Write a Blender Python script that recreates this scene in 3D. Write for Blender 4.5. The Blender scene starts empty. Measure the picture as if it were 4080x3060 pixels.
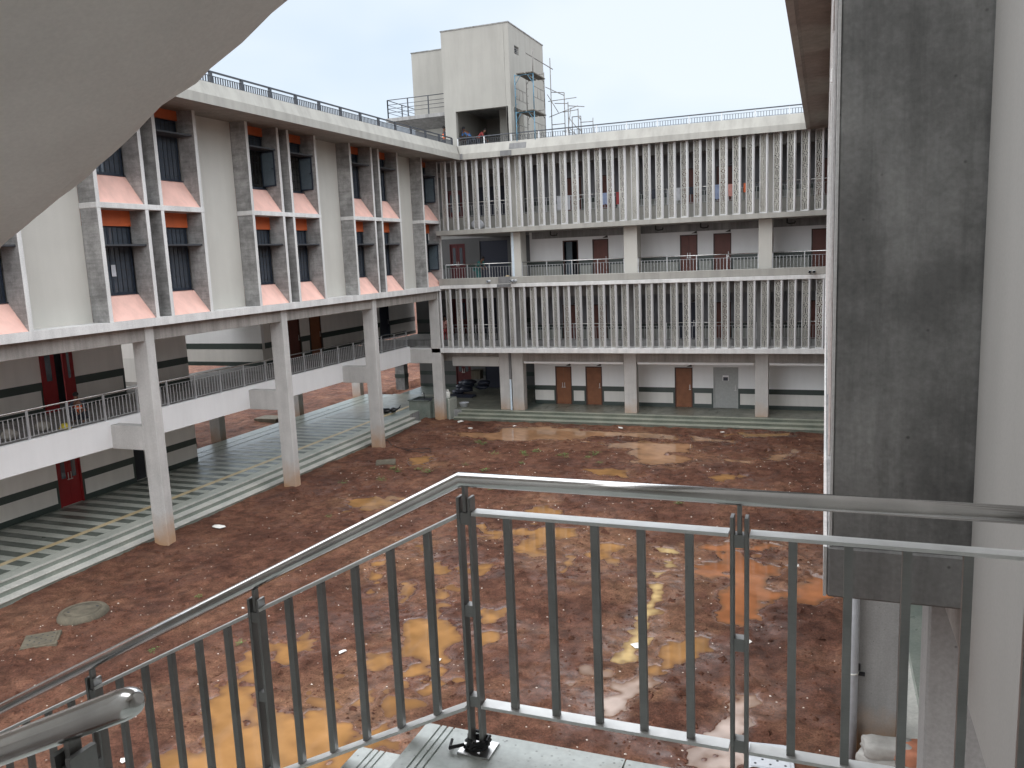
import bpy, bmesh, math, random
import numpy as np
from mathutils import Matrix, Vector
random.seed(7); np.random.seed(7)
sc = bpy.context.scene
COL = sc.collection
# ------------------------------------------------------------------ camera
EYE = Vector((0, 0, 8.65))
def cam_axes(yaw, pit, rol):
    f = Vector((math.sin(yaw)*math.cos(pit), math.cos(yaw)*math.cos(pit), math.sin(pit)))
    r = Vector((math.cos(yaw), -math.sin(yaw), 0)); u = r.cross(f)
    return math.cos(rol)*r + math.sin(rol)*u, -math.sin(rol)*r + math.cos(rol)*u, f
R_, U_, F_ = cam_axes(math.radians(-21.3), math.radians(-8.84), math.radians(-2.42))
cd = bpy.data.cameras.new('camera'); cam = bpy.data.objects.new('camera', cd); COL.objects.link(cam)
cam.matrix_world = Matrix(((R_.x, U_.x, -F_.x, EYE.x), (R_.y, U_.y, -F_.y, EYE.y), (R_.z, U_.z, -F_.z, EYE.z), (0, 0, 0, 1)))
cd.sensor_width = 36; cd.lens = 3270/4080*36; cd.clip_start = .05; cd.clip_end = 3000
sc.camera = cam
# ------------------------------------------------------------------ world, sun, exposure
SUN_EL, SUN_AZ = math.radians(66), math.radians(190)
w = bpy.data.worlds.new('World'); sc.world = w; w.use_nodes = True
nt = w.node_tree; nt.nodes.clear()
o_ = nt.nodes.new('ShaderNodeOutputWorld'); bg = nt.nodes.new('ShaderNodeBackground'); bg.inputs[1].default_value = .06
sky = nt.nodes.new('ShaderNodeTexSky'); sky.sky_type = 'NISHITA'; sky.sun_disc = False
sky.sun_elevation = SUN_EL; sky.sun_rotation = SUN_AZ; sky.dust_density = 3
tc = nt.nodes.new('ShaderNodeTexCoord'); mp = nt.nodes.new('ShaderNodeMapping'); mp.inputs['Scale'].default_value = (1, 1, 2.2)
nz = nt.nodes.new('ShaderNodeTexNoise'); nz.inputs['Scale'].default_value = 1.6; nz.inputs['Detail'].default_value = 4; nz.inputs['Roughness'].default_value = .5
rp = nt.nodes.new('ShaderNodeValToRGB')
rp.color_ramp.elements[0].position = .36; rp.color_ramp.elements[0].color = (.56, .72, .92, 1)
rp.color_ramp.elements[1].position = .62; rp.color_ramp.elements[1].color = (.86, .93, 1.0, 1)
sca = nt.nodes.new('ShaderNodeVectorMath'); sca.operation = 'SCALE'; sca.inputs['Scale'].default_value = 4.3
mx = nt.nodes.new('ShaderNodeMixRGB'); mx.inputs[0].default_value = .9
L = nt.links.new
L(tc.outputs['Generated'], mp.inputs[0]); L(mp.outputs[0], nz.inputs['Vector']); L(nz.outputs['Fac'], rp.inputs[0]); L(rp.outputs[0], sca.inputs[0])
L(sky.outputs[0], mx.inputs[1]); L(sca.outputs[0], mx.inputs[2]); L(mx.outputs[0], bg.inputs[0]); L(bg.outputs[0], o_.inputs[0])
sd = bpy.data.lights.new('sun', 'SUN'); sd.energy = 1.5; sd.angle = math.radians(165); sd.color = (1, .99, .975)
so = bpy.data.objects.new('sun', sd); COL.objects.link(so)
sdir = Vector((math.sin(SUN_AZ)*math.cos(SUN_EL), math.cos(SUN_AZ)*math.cos(SUN_EL), math.sin(SUN_EL)))
so.rotation_euler = sdir.to_track_quat('Z', 'Y').to_euler(); so.location = (0, 0, 60)
vs = sc.view_settings; vs.view_transform = 'Standard'; vs.look = 'None'; vs.exposure = 2.05; vs.gamma = 1
sc.cycles.use_denoising = True; sc.cycles.max_bounces = 10; sc.cycles.diffuse_bounces = 7; sc.cycles.glossy_bounces = 3
sc.cycles.sample_clamp_indirect = 6
# ------------------------------------------------------------------ helpers
WM = {}
def place(o, parent=None, loc=(0, 0, 0), rz=0, rot=None):
    m = Matrix.Translation(loc) @ (rot if rot is not None else Matrix.Rotation(rz, 4, 'Z'))
    o.matrix_basis = m; WM[o] = m
    if parent is not None:
        o.parent = parent; o.matrix_parent_inverse = WM[parent].inverted()
    COL.objects.link(o); return o
def tag(o, label=None, cat=None, group=None, kind=None):
    if label: o['label'] = label
    if cat: o['category'] = cat
    if group: o['group'] = group
    if kind: o['kind'] = kind
    return o
def empty(name, loc, label, cat, group=None, rz=0):
    o = bpy.data.objects.new(name, None); o.empty_display_size = .3
    place(o, None, loc, rz); return tag(o, label, cat, group)
class MB:
    def __init__(s): s.v = []; s.f = []; s.sm = []
    def add(s, vs, fs, smooth=False):
        b = len(s.v); s.v += [tuple(p) for p in vs]; s.f += [tuple(b+i for i in f) for f in fs]; s.sm += [smooth]*len(fs); return s
    def box(s, x0, x1, y0, y1, z0, z1):
        if x1 < x0: x0, x1 = x1, x0
        if y1 < y0: y0, y1 = y1, y0
        if z1 < z0: z0, z1 = z1, z0
        return s.add([(x0,y0,z0),(x1,y0,z0),(x1,y1,z0),(x0,y1,z0),(x0,y0,z1),(x1,y0,z1),(x1,y1,z1),(x0,y1,z1)],
                     [(0,3,2,1),(4,5,6,7),(0,1,5,4),(1,2,6,5),(2,3,7,6),(3,0,4,7)])
    def bar(s, p0, p1, a, b, up=(0,0,1)):          # box section a (sideways) x b (up) between two points
        p0, p1 = Vector(p0), Vector(p1); d = (p1-p0).normalized(); up = Vector(up)
        if abs(d.dot(up)) > .99: up = Vector((0,1,0))
        r = d.cross(up).normalized()*a/2; u = r.cross(d).normalized()*b/2
        q = [p0-r-u, p0+r-u, p0+r+u, p0-r+u, p1-r-u, p1+r-u, p1+r+u, p1-r+u]
        return s.add(q, [(0,3,2,1),(4,5,6,7),(0,1,5,4),(1,2,6,5),(2,3,7,6),(3,0,4,7)])
    def tube(s, pts, r, n=10, cap=True, rs=None):
        pts = [Vector(p) for p in pts]; ring = []; base = len(s.v)
        prev = None
        for i, p in enumerate(pts):
            a = pts[max(i-1, 0)]; c = pts[min(i+1, len(pts)-1)]; d = (c-a).normalized()
            if prev is None:
                prev = d.orthogonal().normalized()
            prev = (prev - d*prev.dot(d)).normalized(); q = d.cross(prev)
            rr = rs[i] if rs else r
            # keep thickness constant through the mitre
            if 0 < i < len(pts)-1:
                d1 = (pts[i]-pts[i-1]).normalized(); k = 1/max(.5, d1.dot(d))
            else: k = 1
            for j in range(n):
                t = 2*math.pi*j/n; s.v.append(tuple(p + (prev*math.cos(t)+q*math.sin(t))*rr*k))
        for i in range(len(pts)-1):
            for j in range(n):
                s.f.append((base+i*n+j, base+i*n+(j+1)%n, base+(i+1)*n+(j+1)%n, base+(i+1)*n+j)); s.sm.append(True)
        if cap:
            s.f.append(tuple(base+j for j in reversed(range(n)))); s.sm.append(False)
            s.f.append(tuple(base+(len(pts)-1)*n+j for j in range(n))); s.sm.append(False)
        return s
    def lathe(s, prof, c=(0,0,0), n=20):            # prof [(r,z)]
        base = len(s.v)
        for r, z in prof:
            for j in range(n):
                t = 2*math.pi*j/n; s.v.append((c[0]+r*math.cos(t), c[1]+r*math.sin(t), c[2]+z))
        for i in range(len(prof)-1):
            for j in range(n):
                s.f.append((base+i*n+j, base+i*n+(j+1)%n, base+(i+1)*n+(j+1)%n, base+(i+1)*n+j)); s.sm.append(True)
        s.f.append(tuple(base+j for j in reversed(range(n)))); s.sm.append(False)
        s.f.append(tuple(base+(len(prof)-1)*n+j for j in range(n))); s.sm.append(False)
        return s
    def prism(s, poly, axis, a, b):                 # poly of 2-tuples in the two other axes, extruded along axis from a to b
        def P(p, t):
            return {'x': (t, p[0], p[1]), 'y': (p[0], t, p[1]), 'z': (p[0], p[1], t)}[axis]
        n = len(poly); v = [P(p, a) for p in poly]+[P(p, b) for p in poly]
        f = [tuple(reversed(range(n))), tuple(range(n, 2*n))]+[(i, (i+1) % n, n+(i+1) % n, n+i) for i in range(n)]
        return s.add(v, f)
    def blob(s, c, r, n=1, jit=.25, sq=(1,1,1), seed=None):
        bm = bmesh.new(); bmesh.ops.create_icosphere(bm, subdivisions=n, radius=1)
        rnd = random.Random(seed)
        vs = []
        for v in bm.verts:
            k = r*(1+rnd.uniform(-jit, jit)); vs.append((c[0]+v.co.x*k*sq[0], c[1]+v.co.y*k*sq[1], c[2]+v.co.z*k*sq[2]))
        s.add(vs, [[v.index for v in f.verts] for f in bm.faces], n > 1); bm.free(); return s
    def mesh(s, name, mat, bev=0, fix=True):
        me = bpy.data.meshes.new(name); me.from_pydata(s.v, [], s.f)
        me.polygons.foreach_set('use_smooth', s.sm)
        if fix or bev:
            bm = bmesh.new(); bm.from_mesh(me)
            if bev: bmesh.ops.bevel(bm, geom=bm.edges[:], offset=bev, segments=1, affect='EDGES', profile=.5)
            bmesh.ops.recalc_face_normals(bm, faces=bm.faces[:]); bm.to_mesh(me); bm.free()
        for m in (mat if isinstance(mat, (list, tuple)) else [mat]): me.materials.append(m)
        me.update(); return me
    def obj(s, name, mat, parent=None, bev=0, **kw):
        o = bpy.data.objects.new(name, s.mesh(name, mat, bev)); place(o, parent); return tag(o, **kw)
def inst(name, me, parent, loc, rz=0, rot=None, **kw):
    o = bpy.data.objects.new(name, me); place(o, parent, loc, rz, rot); return tag(o, **kw)
# ------------------------------------------------------------------ materials
def nodemat(name):
    m = bpy.data.materials.new(name); m.use_nodes = True; t = m.node_tree
    return m, t, t.nodes['Principled BSDF']
def N(t, typ, **kw):
    n = t.nodes.new(typ)
    for k, v in kw.items():
        if k in n.inputs.keys(): n.inputs[k].default_value = v
        else: setattr(n, k, v)
    return n
def noise(t, vec, scale, detail=4, rough=.55):
    n = N(t, 'ShaderNodeTexNoise'); n.inputs['Scale'].default_value = scale; n.inputs['Detail'].default_value = detail; n.inputs['Roughness'].default_value = rough
    t.links.new(vec, n.inputs['Vector']); return n.outputs['Fac']
def ramp(t, fac, stops):
    r = N(t, 'ShaderNodeValToRGB'); e = r.color_ramp.elements
    while len(e) < len(stops): e.new(.5)
    for i, (p, c) in enumerate(stops):
        e[i].position = p; e[i].color = (*c, 1) if len(c) == 3 else c
    t.links.new(fac, r.inputs[0]); return r.outputs[0]
def mixc(t, fac, a, b, mode='MIX'):
    n = N(t, 'ShaderNodeMixRGB'); n.blend_type = mode
    for i, x in ((0, fac), (1, a), (2, b)):
        if hasattr(x, 'is_output'): t.links.new(x, n.inputs[i])
        elif i == 0: n.inputs[0].default_value = x
        else: n.inputs[i].default_value = (*x, 1)
    return n.outputs[0]
def mapped(t, scale=(1,1,1), coord='pos'):
    if coord == 'pos': g = N(t, 'ShaderNodeNewGeometry').outputs['Position']
    else: g = N(t, 'ShaderNodeTexCoord').outputs['Object']
    m = N(t, 'ShaderNodeMapping'); m.inputs['Scale'].default_value = scale; t.links.new(g, m.inputs[0]); return m.outputs[0]
def bump(t, b, height, strength, dist=.01):
    n = N(t, 'ShaderNodeBump'); n.inputs['Strength'].default_value = strength; n.inputs['Distance'].default_value = dist
    t.links.new(height, n.inputs['Height']); t.links.new(n.outputs[0], b.inputs['Normal'])
g3 = lambda v, d=(1, 1, 1): tuple(v*k for k in d)
def concrete(name, base, var=.22, rough=.85, mud=0, streak=.35, tint=(1, .99, .97), pores=True, bmp=.25, boards=False):
    m, t, b = nodemat(name)
    p = mapped(t); ps = mapped(t, (2.2, 2.2, .16))
    lo = g3(base*(1-var), tint); hi = g3(base*(1+var), tint)
    c = ramp(t, noise(t, p, .9, 6, .6), [(.3, lo), (.7, hi)])
    st = ramp(t, noise(t, ps, 2.0, 5, .65), [(.35, (1-streak,)*3), (.62, (1,)*3)])
    c = mixc(t, 1, c, st, 'MULTIPLY')
    fine = noise(t, p, 38, 3, .6)
    c = mixc(t, 1, c, ramp(t, fine, [(.3, (.86,)*3), (.7, (1.06,)*3)]), 'MULTIPLY')
    if boards == 'v':
        c = mixc(t, 1, c, ramp(t, noise(t, p, 1.6, 7, .72), [(.38, (.66,)*3), (.58, (1.06,)*3)]), 'MULTIPLY')
        c = mixc(t, 1, c, ramp(t, noise(t, mapped(t, (5, 5, .35)), 1.6, 6, .75), [(.34, (.78,)*3), (.55, (1,)*3)]), 'MULTIPLY')
    elif boards:
        c = mixc(t, 1, c, ramp(t, noise(t, mapped(t, (.6, .6, 9)), 1.3, 5, .7), [(.35, (.8,)*3), (.6, (1.05,)*3)]), 'MULTIPLY')
        c = mixc(t, 1, c, ramp(t, noise(t, p, 3.5, 6, .7), [(.36, (.72,)*3), (.6, (1.08,)*3)]), 'MULTIPLY')
    if pores:
        vo = N(t, 'ShaderNodeTexVoronoi'); vo.inputs['Scale'].default_value = 7; t.links.new(p, vo.inputs['Vector'])
        c = mixc(t, 1, c, ramp(t, vo.outputs['Distance'], [(.03, (.5,)*3), (.07, (1,)*3)]), 'MULTIPLY')
    if mud:
        sx = N(t, 'ShaderNodeSeparateXYZ'); t.links.new(N(t, 'ShaderNodeNewGeometry').outputs['Position'], sx.inputs[0])
        ad = N(t, 'ShaderNodeMath', operation='ADD'); t.links.new(sx.outputs['Z'], ad.inputs[0])
        mu = N(t, 'ShaderNodeMath', operation='MULTIPLY'); mu.inputs[1].default_value = 1.1
        t.links.new(noise(t, p, 2.2, 5), mu.inputs[0]); t.links.new(mu.outputs[0], ad.inputs[1])
        mr = N(t, 'ShaderNodeMapRange'); mr.inputs[1].default_value = .55; mr.inputs[2].default_value = mud; mr.inputs[3].default_value = .9; mr.inputs[4].default_value = 0
        t.links.new(ad.outputs[0], mr.inputs[0])
        c = mixc(t, mr.outputs[0], c, (.42, .24, .12))
    t.links.new(c, b.inputs['Base Color']); b.inputs['Roughness'].default_value = rough
    bump(t, b, fine, bmp, .006)
    return m
def paint(name, col, rough=.6, var=.07, stain=.1, bmp=.08):
    m, t, b = nodemat(name); p = mapped(t); ps = mapped(t, (1.6, 1.6, .22))
    c = ramp(t, noise(t, p, .7, 5), [(.3, g3(1-var, col)), (.7, g3(1+var, col))])
    c = mixc(t, 1, c, ramp(t, noise(t, ps, 1.7, 5, .6), [(.34, (1-stain,)*3), (.6, (1,)*3)]), 'MULTIPLY')
    f = noise(t, p, 60, 3)
    c = mixc(t, 1, c, ramp(t, f, [(.25, (.94,)*3), (.75, (1.03,)*3)]), 'MULTIPLY')
    t.links.new(c, b.inputs['Base Color']); b.inputs['Roughness'].default_value = rough; bump(t, b, f, bmp, .004)
    return m
def plain(name, col, rough=.5, metal=0, spec=.5, var=.08, scale=9, bmp=0):
    m, t, b = nodemat(name); p = mapped(t)
    f = noise(t, p, scale, 4)
    c = ramp(t, f, [(.3, g3(1-var, col)), (.7, g3(1+var, col))])
    t.links.new(c, b.inputs['Base Color']); b.inputs['Roughness'].default_value = rough; b.inputs['Metallic'].default_value = metal
    b.inputs['Specular IOR Level'].default_value = spec
    if bmp: bump(t, b, noise(t, p, scale*4, 3), bmp, .004)
    return m
def steel(name, v=.55, rough=.3, brush=True):
    m, t, b = nodemat(name); p = mapped(t, (3, 60, 60)); q = mapped(t)
    c = ramp(t, noise(t, q, 6, 5), [(.3, g3(v*.8, (1, .99, .97))), (.7, g3(v*1.1, (1, .99, .97)))])
    t.links.new(c, b.inputs['Base Color']); b.inputs['Metallic'].default_value = 1
    mr = N(t, 'ShaderNodeMapRange'); mr.inputs[3].default_value = rough*.8; mr.inputs[4].default_value = rough*1.5
    t.links.new(noise(t, p, 4, 4), mr.inputs[0]); t.links.new(mr.outputs[0], b.inputs['Roughness'])
    return m
def stone(name, a, bcol, rough=.35, scale=1.3, spots=False, wet=True):
    m, t, b = nodemat(name); p = mapped(t)
    c = ramp(t, noise(t, p, scale, 6, .6), [(.3, a), (.7, bcol)])
    c = mixc(t, 1, c, ramp(t, noise(t, p, scale*14, 4), [(.3, (.85,)*3), (.7, (1.08,)*3)]), 'MULTIPLY')
    if spots:
        vo = N(t, 'ShaderNodeTexVoronoi'); vo.inputs['Scale'].default_value = 38; t.links.new(p, vo.inputs['Vector'])
        msk = mixc(t, 1, ramp(t, vo.outputs['Distance'], [(.1, (1,)*3), (.22, (0,)*3)]), ramp(t, noise(t, p, 5, 3), [(.45, (0,)*3), (.62, (1,)*3)]), 'MULTIPLY')
        c = mixc(t, msk, c, g3(.45, a))
        c = mixc(t, ramp(t, noise(t, p, 3.2, 5), [(.55, (0,)*3), (.68, (.5,)*3)]), c, (.32, .27, .2))
    t.links.new(c, b.inputs['Base Color'])
    mr = N(t, 'ShaderNodeMapRange'); mr.inputs[3].default_value = rough*.5; mr.inputs[4].default_value = rough*1.7
    t.links.new(noise(t, p, 2.5, 4), mr.inputs[0]); t.links.new(mr.outputs[0], b.inputs['Roughness'])
    bump(t, b, noise(t, p, scale*20, 3), .12, .004)
    return m
M = {}
M['con'] = concrete('raw_concrete', .30)
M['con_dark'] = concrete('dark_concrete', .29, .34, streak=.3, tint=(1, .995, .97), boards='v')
M['con_fin'] = concrete('fin_concrete', .34, .3, streak=.16, tint=(1, .985, .96), boards=True)
M['con_edge'] = concrete('pale_concrete_edge', .70, .10, streak=.15, pores=False)
M['con_col'] = concrete('column_concrete', .52, .12, mud=1.75, streak=.1, tint=(1, .975, .94))
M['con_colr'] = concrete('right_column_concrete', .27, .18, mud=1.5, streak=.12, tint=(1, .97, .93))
M['con_patch'] = concrete('cement_patch', .2, .2, pores=False, tint=(1, 1, 1))
M['beam'] = concrete('beam_concrete', .34, .15, streak=.3, tint=(1, .93, .86))
M['soffit'] = concrete('soffit_concrete', .30, .12, streak=.2, pores=False, tint=(1, .95, .86))
M['beige'] = paint('beige_plaster', (.54, .525, .48), .75, .04, .04)
M['cream'] = paint('cream_fascia', (.345, .335, .305), .75, .05, .18)
M['tower'] = paint('tower_plaster', (.295, .288, .262), .75, .05, .10)
M['white'] = paint('white_plaster', (.86, .86, .86), .7, .02, .04)
M['wallgrey'] = paint('grey_plaster', (.56, .55, .525), .75, .05, .1)
M['stairgrey'] = paint('stair_plaster', (.82, .80, .77), .8, .07, .06, .2)
M['stairwall'] = paint('stairwell_plaster', (.385, .372, .35), .8, .04, .06, .12)
M['walkwall'] = paint('walkway_plaster', (.84, .81, .77), .75, .03, .06)
M['dado'] = paint('dado_grey_paint', (.72, .70, .66), .6, .04, .08)
M['dado2'] = paint('dado_shaded_paint', (.33, .34, .31), .6, .04, .08)  # dado colour darkened to carry the parapet's shade
M['corr'] = paint('corridor_shaded_white', (.20, .205, .22), .7, .04, .08)  # white wall darkened to carry the shade behind the fins
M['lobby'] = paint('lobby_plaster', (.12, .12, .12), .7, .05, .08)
M['greenstripe'] = paint('dark_green_stripe', (.045, .062, .055), .35, .1, .1)
M['salmon'] = paint('salmon_paint', (.86, .53, .45), .65, .08, .14)
M['orange'] = paint('orange_paint', (.60, .13, .04), .55, .08, .12)
M['slat'] = paint('slat_white', (.57, .57, .57), .7, .05, .2)
M['lattice'] = paint('lattice_cement', (.50, .485, .435), .85, .16, .35)
M['frame'] = plain('window_black_steel', (.022, .03, .045), .4)
M['grill'] = plain('window_grill', (.016, .018, .022), .5)
M['chajja'] = plain('sunshade_steel', (.045, .048, .055), .5)
M['glass'] = plain('window_glass', (.05, .062, .08), .05, 0, 1.0)
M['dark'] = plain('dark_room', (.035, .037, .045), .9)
M['navy'] = plain('navy_panel', (.02, .025, .045), .5)
M['steel'] = steel('stainless_steel', .72, .17)
M['steel2'] = steel('brushed_flat_steel', .62, .33)
M['steelflat'] = plain('bright_flat_steel', (.72, .72, .71), .42, .45, .5, .1, 12)
M['steeldk'] = steel('dull_steel_bar', .31, .42)
M['raildk'] = plain('dark_rail_paint', (.04, .045, .055), .5)
M['railgrey'] = plain('grey_rail_steel', (.50, .51, .52), .4, .35)
M['brown'] = plain('brown_door', (.235, .092, .042), .5, 0, .4, .15, 3)
M['maroon'] = plain('maroon_door', (.135, .045, .033), .5, 0, .4, .12, 3)
M['red'] = plain('red_door', (.24, .012, .014), .45, 0, .4, .08, 3)
M['redshade'] = plain('shaded_red_door', (.085, .007, .009), .5, 0, .4, .08, 3)  # red door colour darkened to carry the lobby shade
M['doorframe'] = plain('dark_wood_frame', (.06, .02, .012), .5)
M['greydoor'] = plain('grey_door', (.36, .37, .36), .45)
M['signdk'] = plain('door_sign_plate', (.05, .035, .03), .5)
M['kota_l'] = stone('light_kota_stone', (.33, .35, .31), (.45, .46, .41), .45)
M['kota_d'] = stone('dark_kota_stone', (.085, .10, .085), (.14, .16, .14), .32)
M['kota_m'] = stone('mid_kota_stone', (.16, .19, .165), (.26, .28, .245), .3)
M['slate'] = stone('slate_paving', (.13, .14, .115), (.25, .245, .2), .35)
M['step'] = stone('step_stone', (.27, .29, .24), (.40, .40, .33), .4)
M['riser'] = stone('riser_stone', (.10, .115, .09), (.17, .18, .14), .4)
M['step_l'] = stone('pale_step_stone', (.42, .42, .39), (.62, .60, .55), .5)
M['yellow'] = stone('yellow_stone_strip', (.50, .39, .22), (.62, .50, .31), .45)
M['landing'] = stone('landing_stone', (.50, .55, .53), (.68, .71, .68), .3, 2.2, True)
M['pvc'] = plain('grey_pvc', (.55, .57, .60), .45)
M['bluepvc'] = plain('pale_blue_strip', (.62, .72, .80), .5)
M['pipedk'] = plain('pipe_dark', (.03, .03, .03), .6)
M['scaf'] = plain('scaffold_blue_paint', (.10, .20, .27), .6, .2, .4, .3)
M['scaf2'] = plain('scaffold_rusty_steel', (.20, .19, .18), .6, .4, .4, .3)
M['plank'] = plain('scaffold_plank', (.10, .09, .075), .8, 0, .3, .3)
M['black'] = plain('black_plastic', (.012, .013, .016), .35)
M['whiteplastic'] = plain('white_plastic', (.78, .77, .72), .4)
M['litter'] = plain('litter_white', (.80, .77, .72), .6)
M['sack'] = plain('woven_sack', (.34, .325, .30), .8, 0, .3, .18, 5, .3)
M['sackdk'] = plain('shaded_sack', (.28, .26, .23), .85, 0, .3, .2, 6, .3)  # sack colour darkened for the shade on the walkway
M['sackr'] = plain('brick_red_sack', (.42, .17, .10), .8, 0, .3, .2, 6, .3)
M['cover'] = concrete('cover_cement', .15, .3, pores=False, tint=(1, .86, .62))
M['leaf'] = plain('weed_leaf', (.13, .24, .07), .6, 0, .3, .3, 14)
M['skin'] = plain('skin', (.16, .075, .045), .6)
M['hair'] = plain('hair', (.012, .01, .01), .7)
M['vest'] = plain('orange_vest', (.85, .17, .05), .6)
M['strip'] = plain('reflective_strip', (.75, .76, .72), .4)
M['bluecloth'] = plain('blue_shirt', (.06, .16, .38), .8)
M['darkcloth'] = plain('dark_trousers', (.04, .045, .06), .85)
M['redcloth'] = plain('red_cloth', (.35, .06, .06), .85)
M['tealcloth'] = plain('teal_cloth', (.04, .16, .15), .85)
M['pinkcloth'] = plain('pink_cloth', (.62, .30, .26), .85)
M['whitecloth'] = plain('white_cloth', (.5, .51, .54), .85)
M['bluegrey'] = plain('bluegrey_cloth', (.30, .36, .52), .85)
M['yellowcloth'] = plain('yellow_plastic', (.62, .50, .05), .5)
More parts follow.
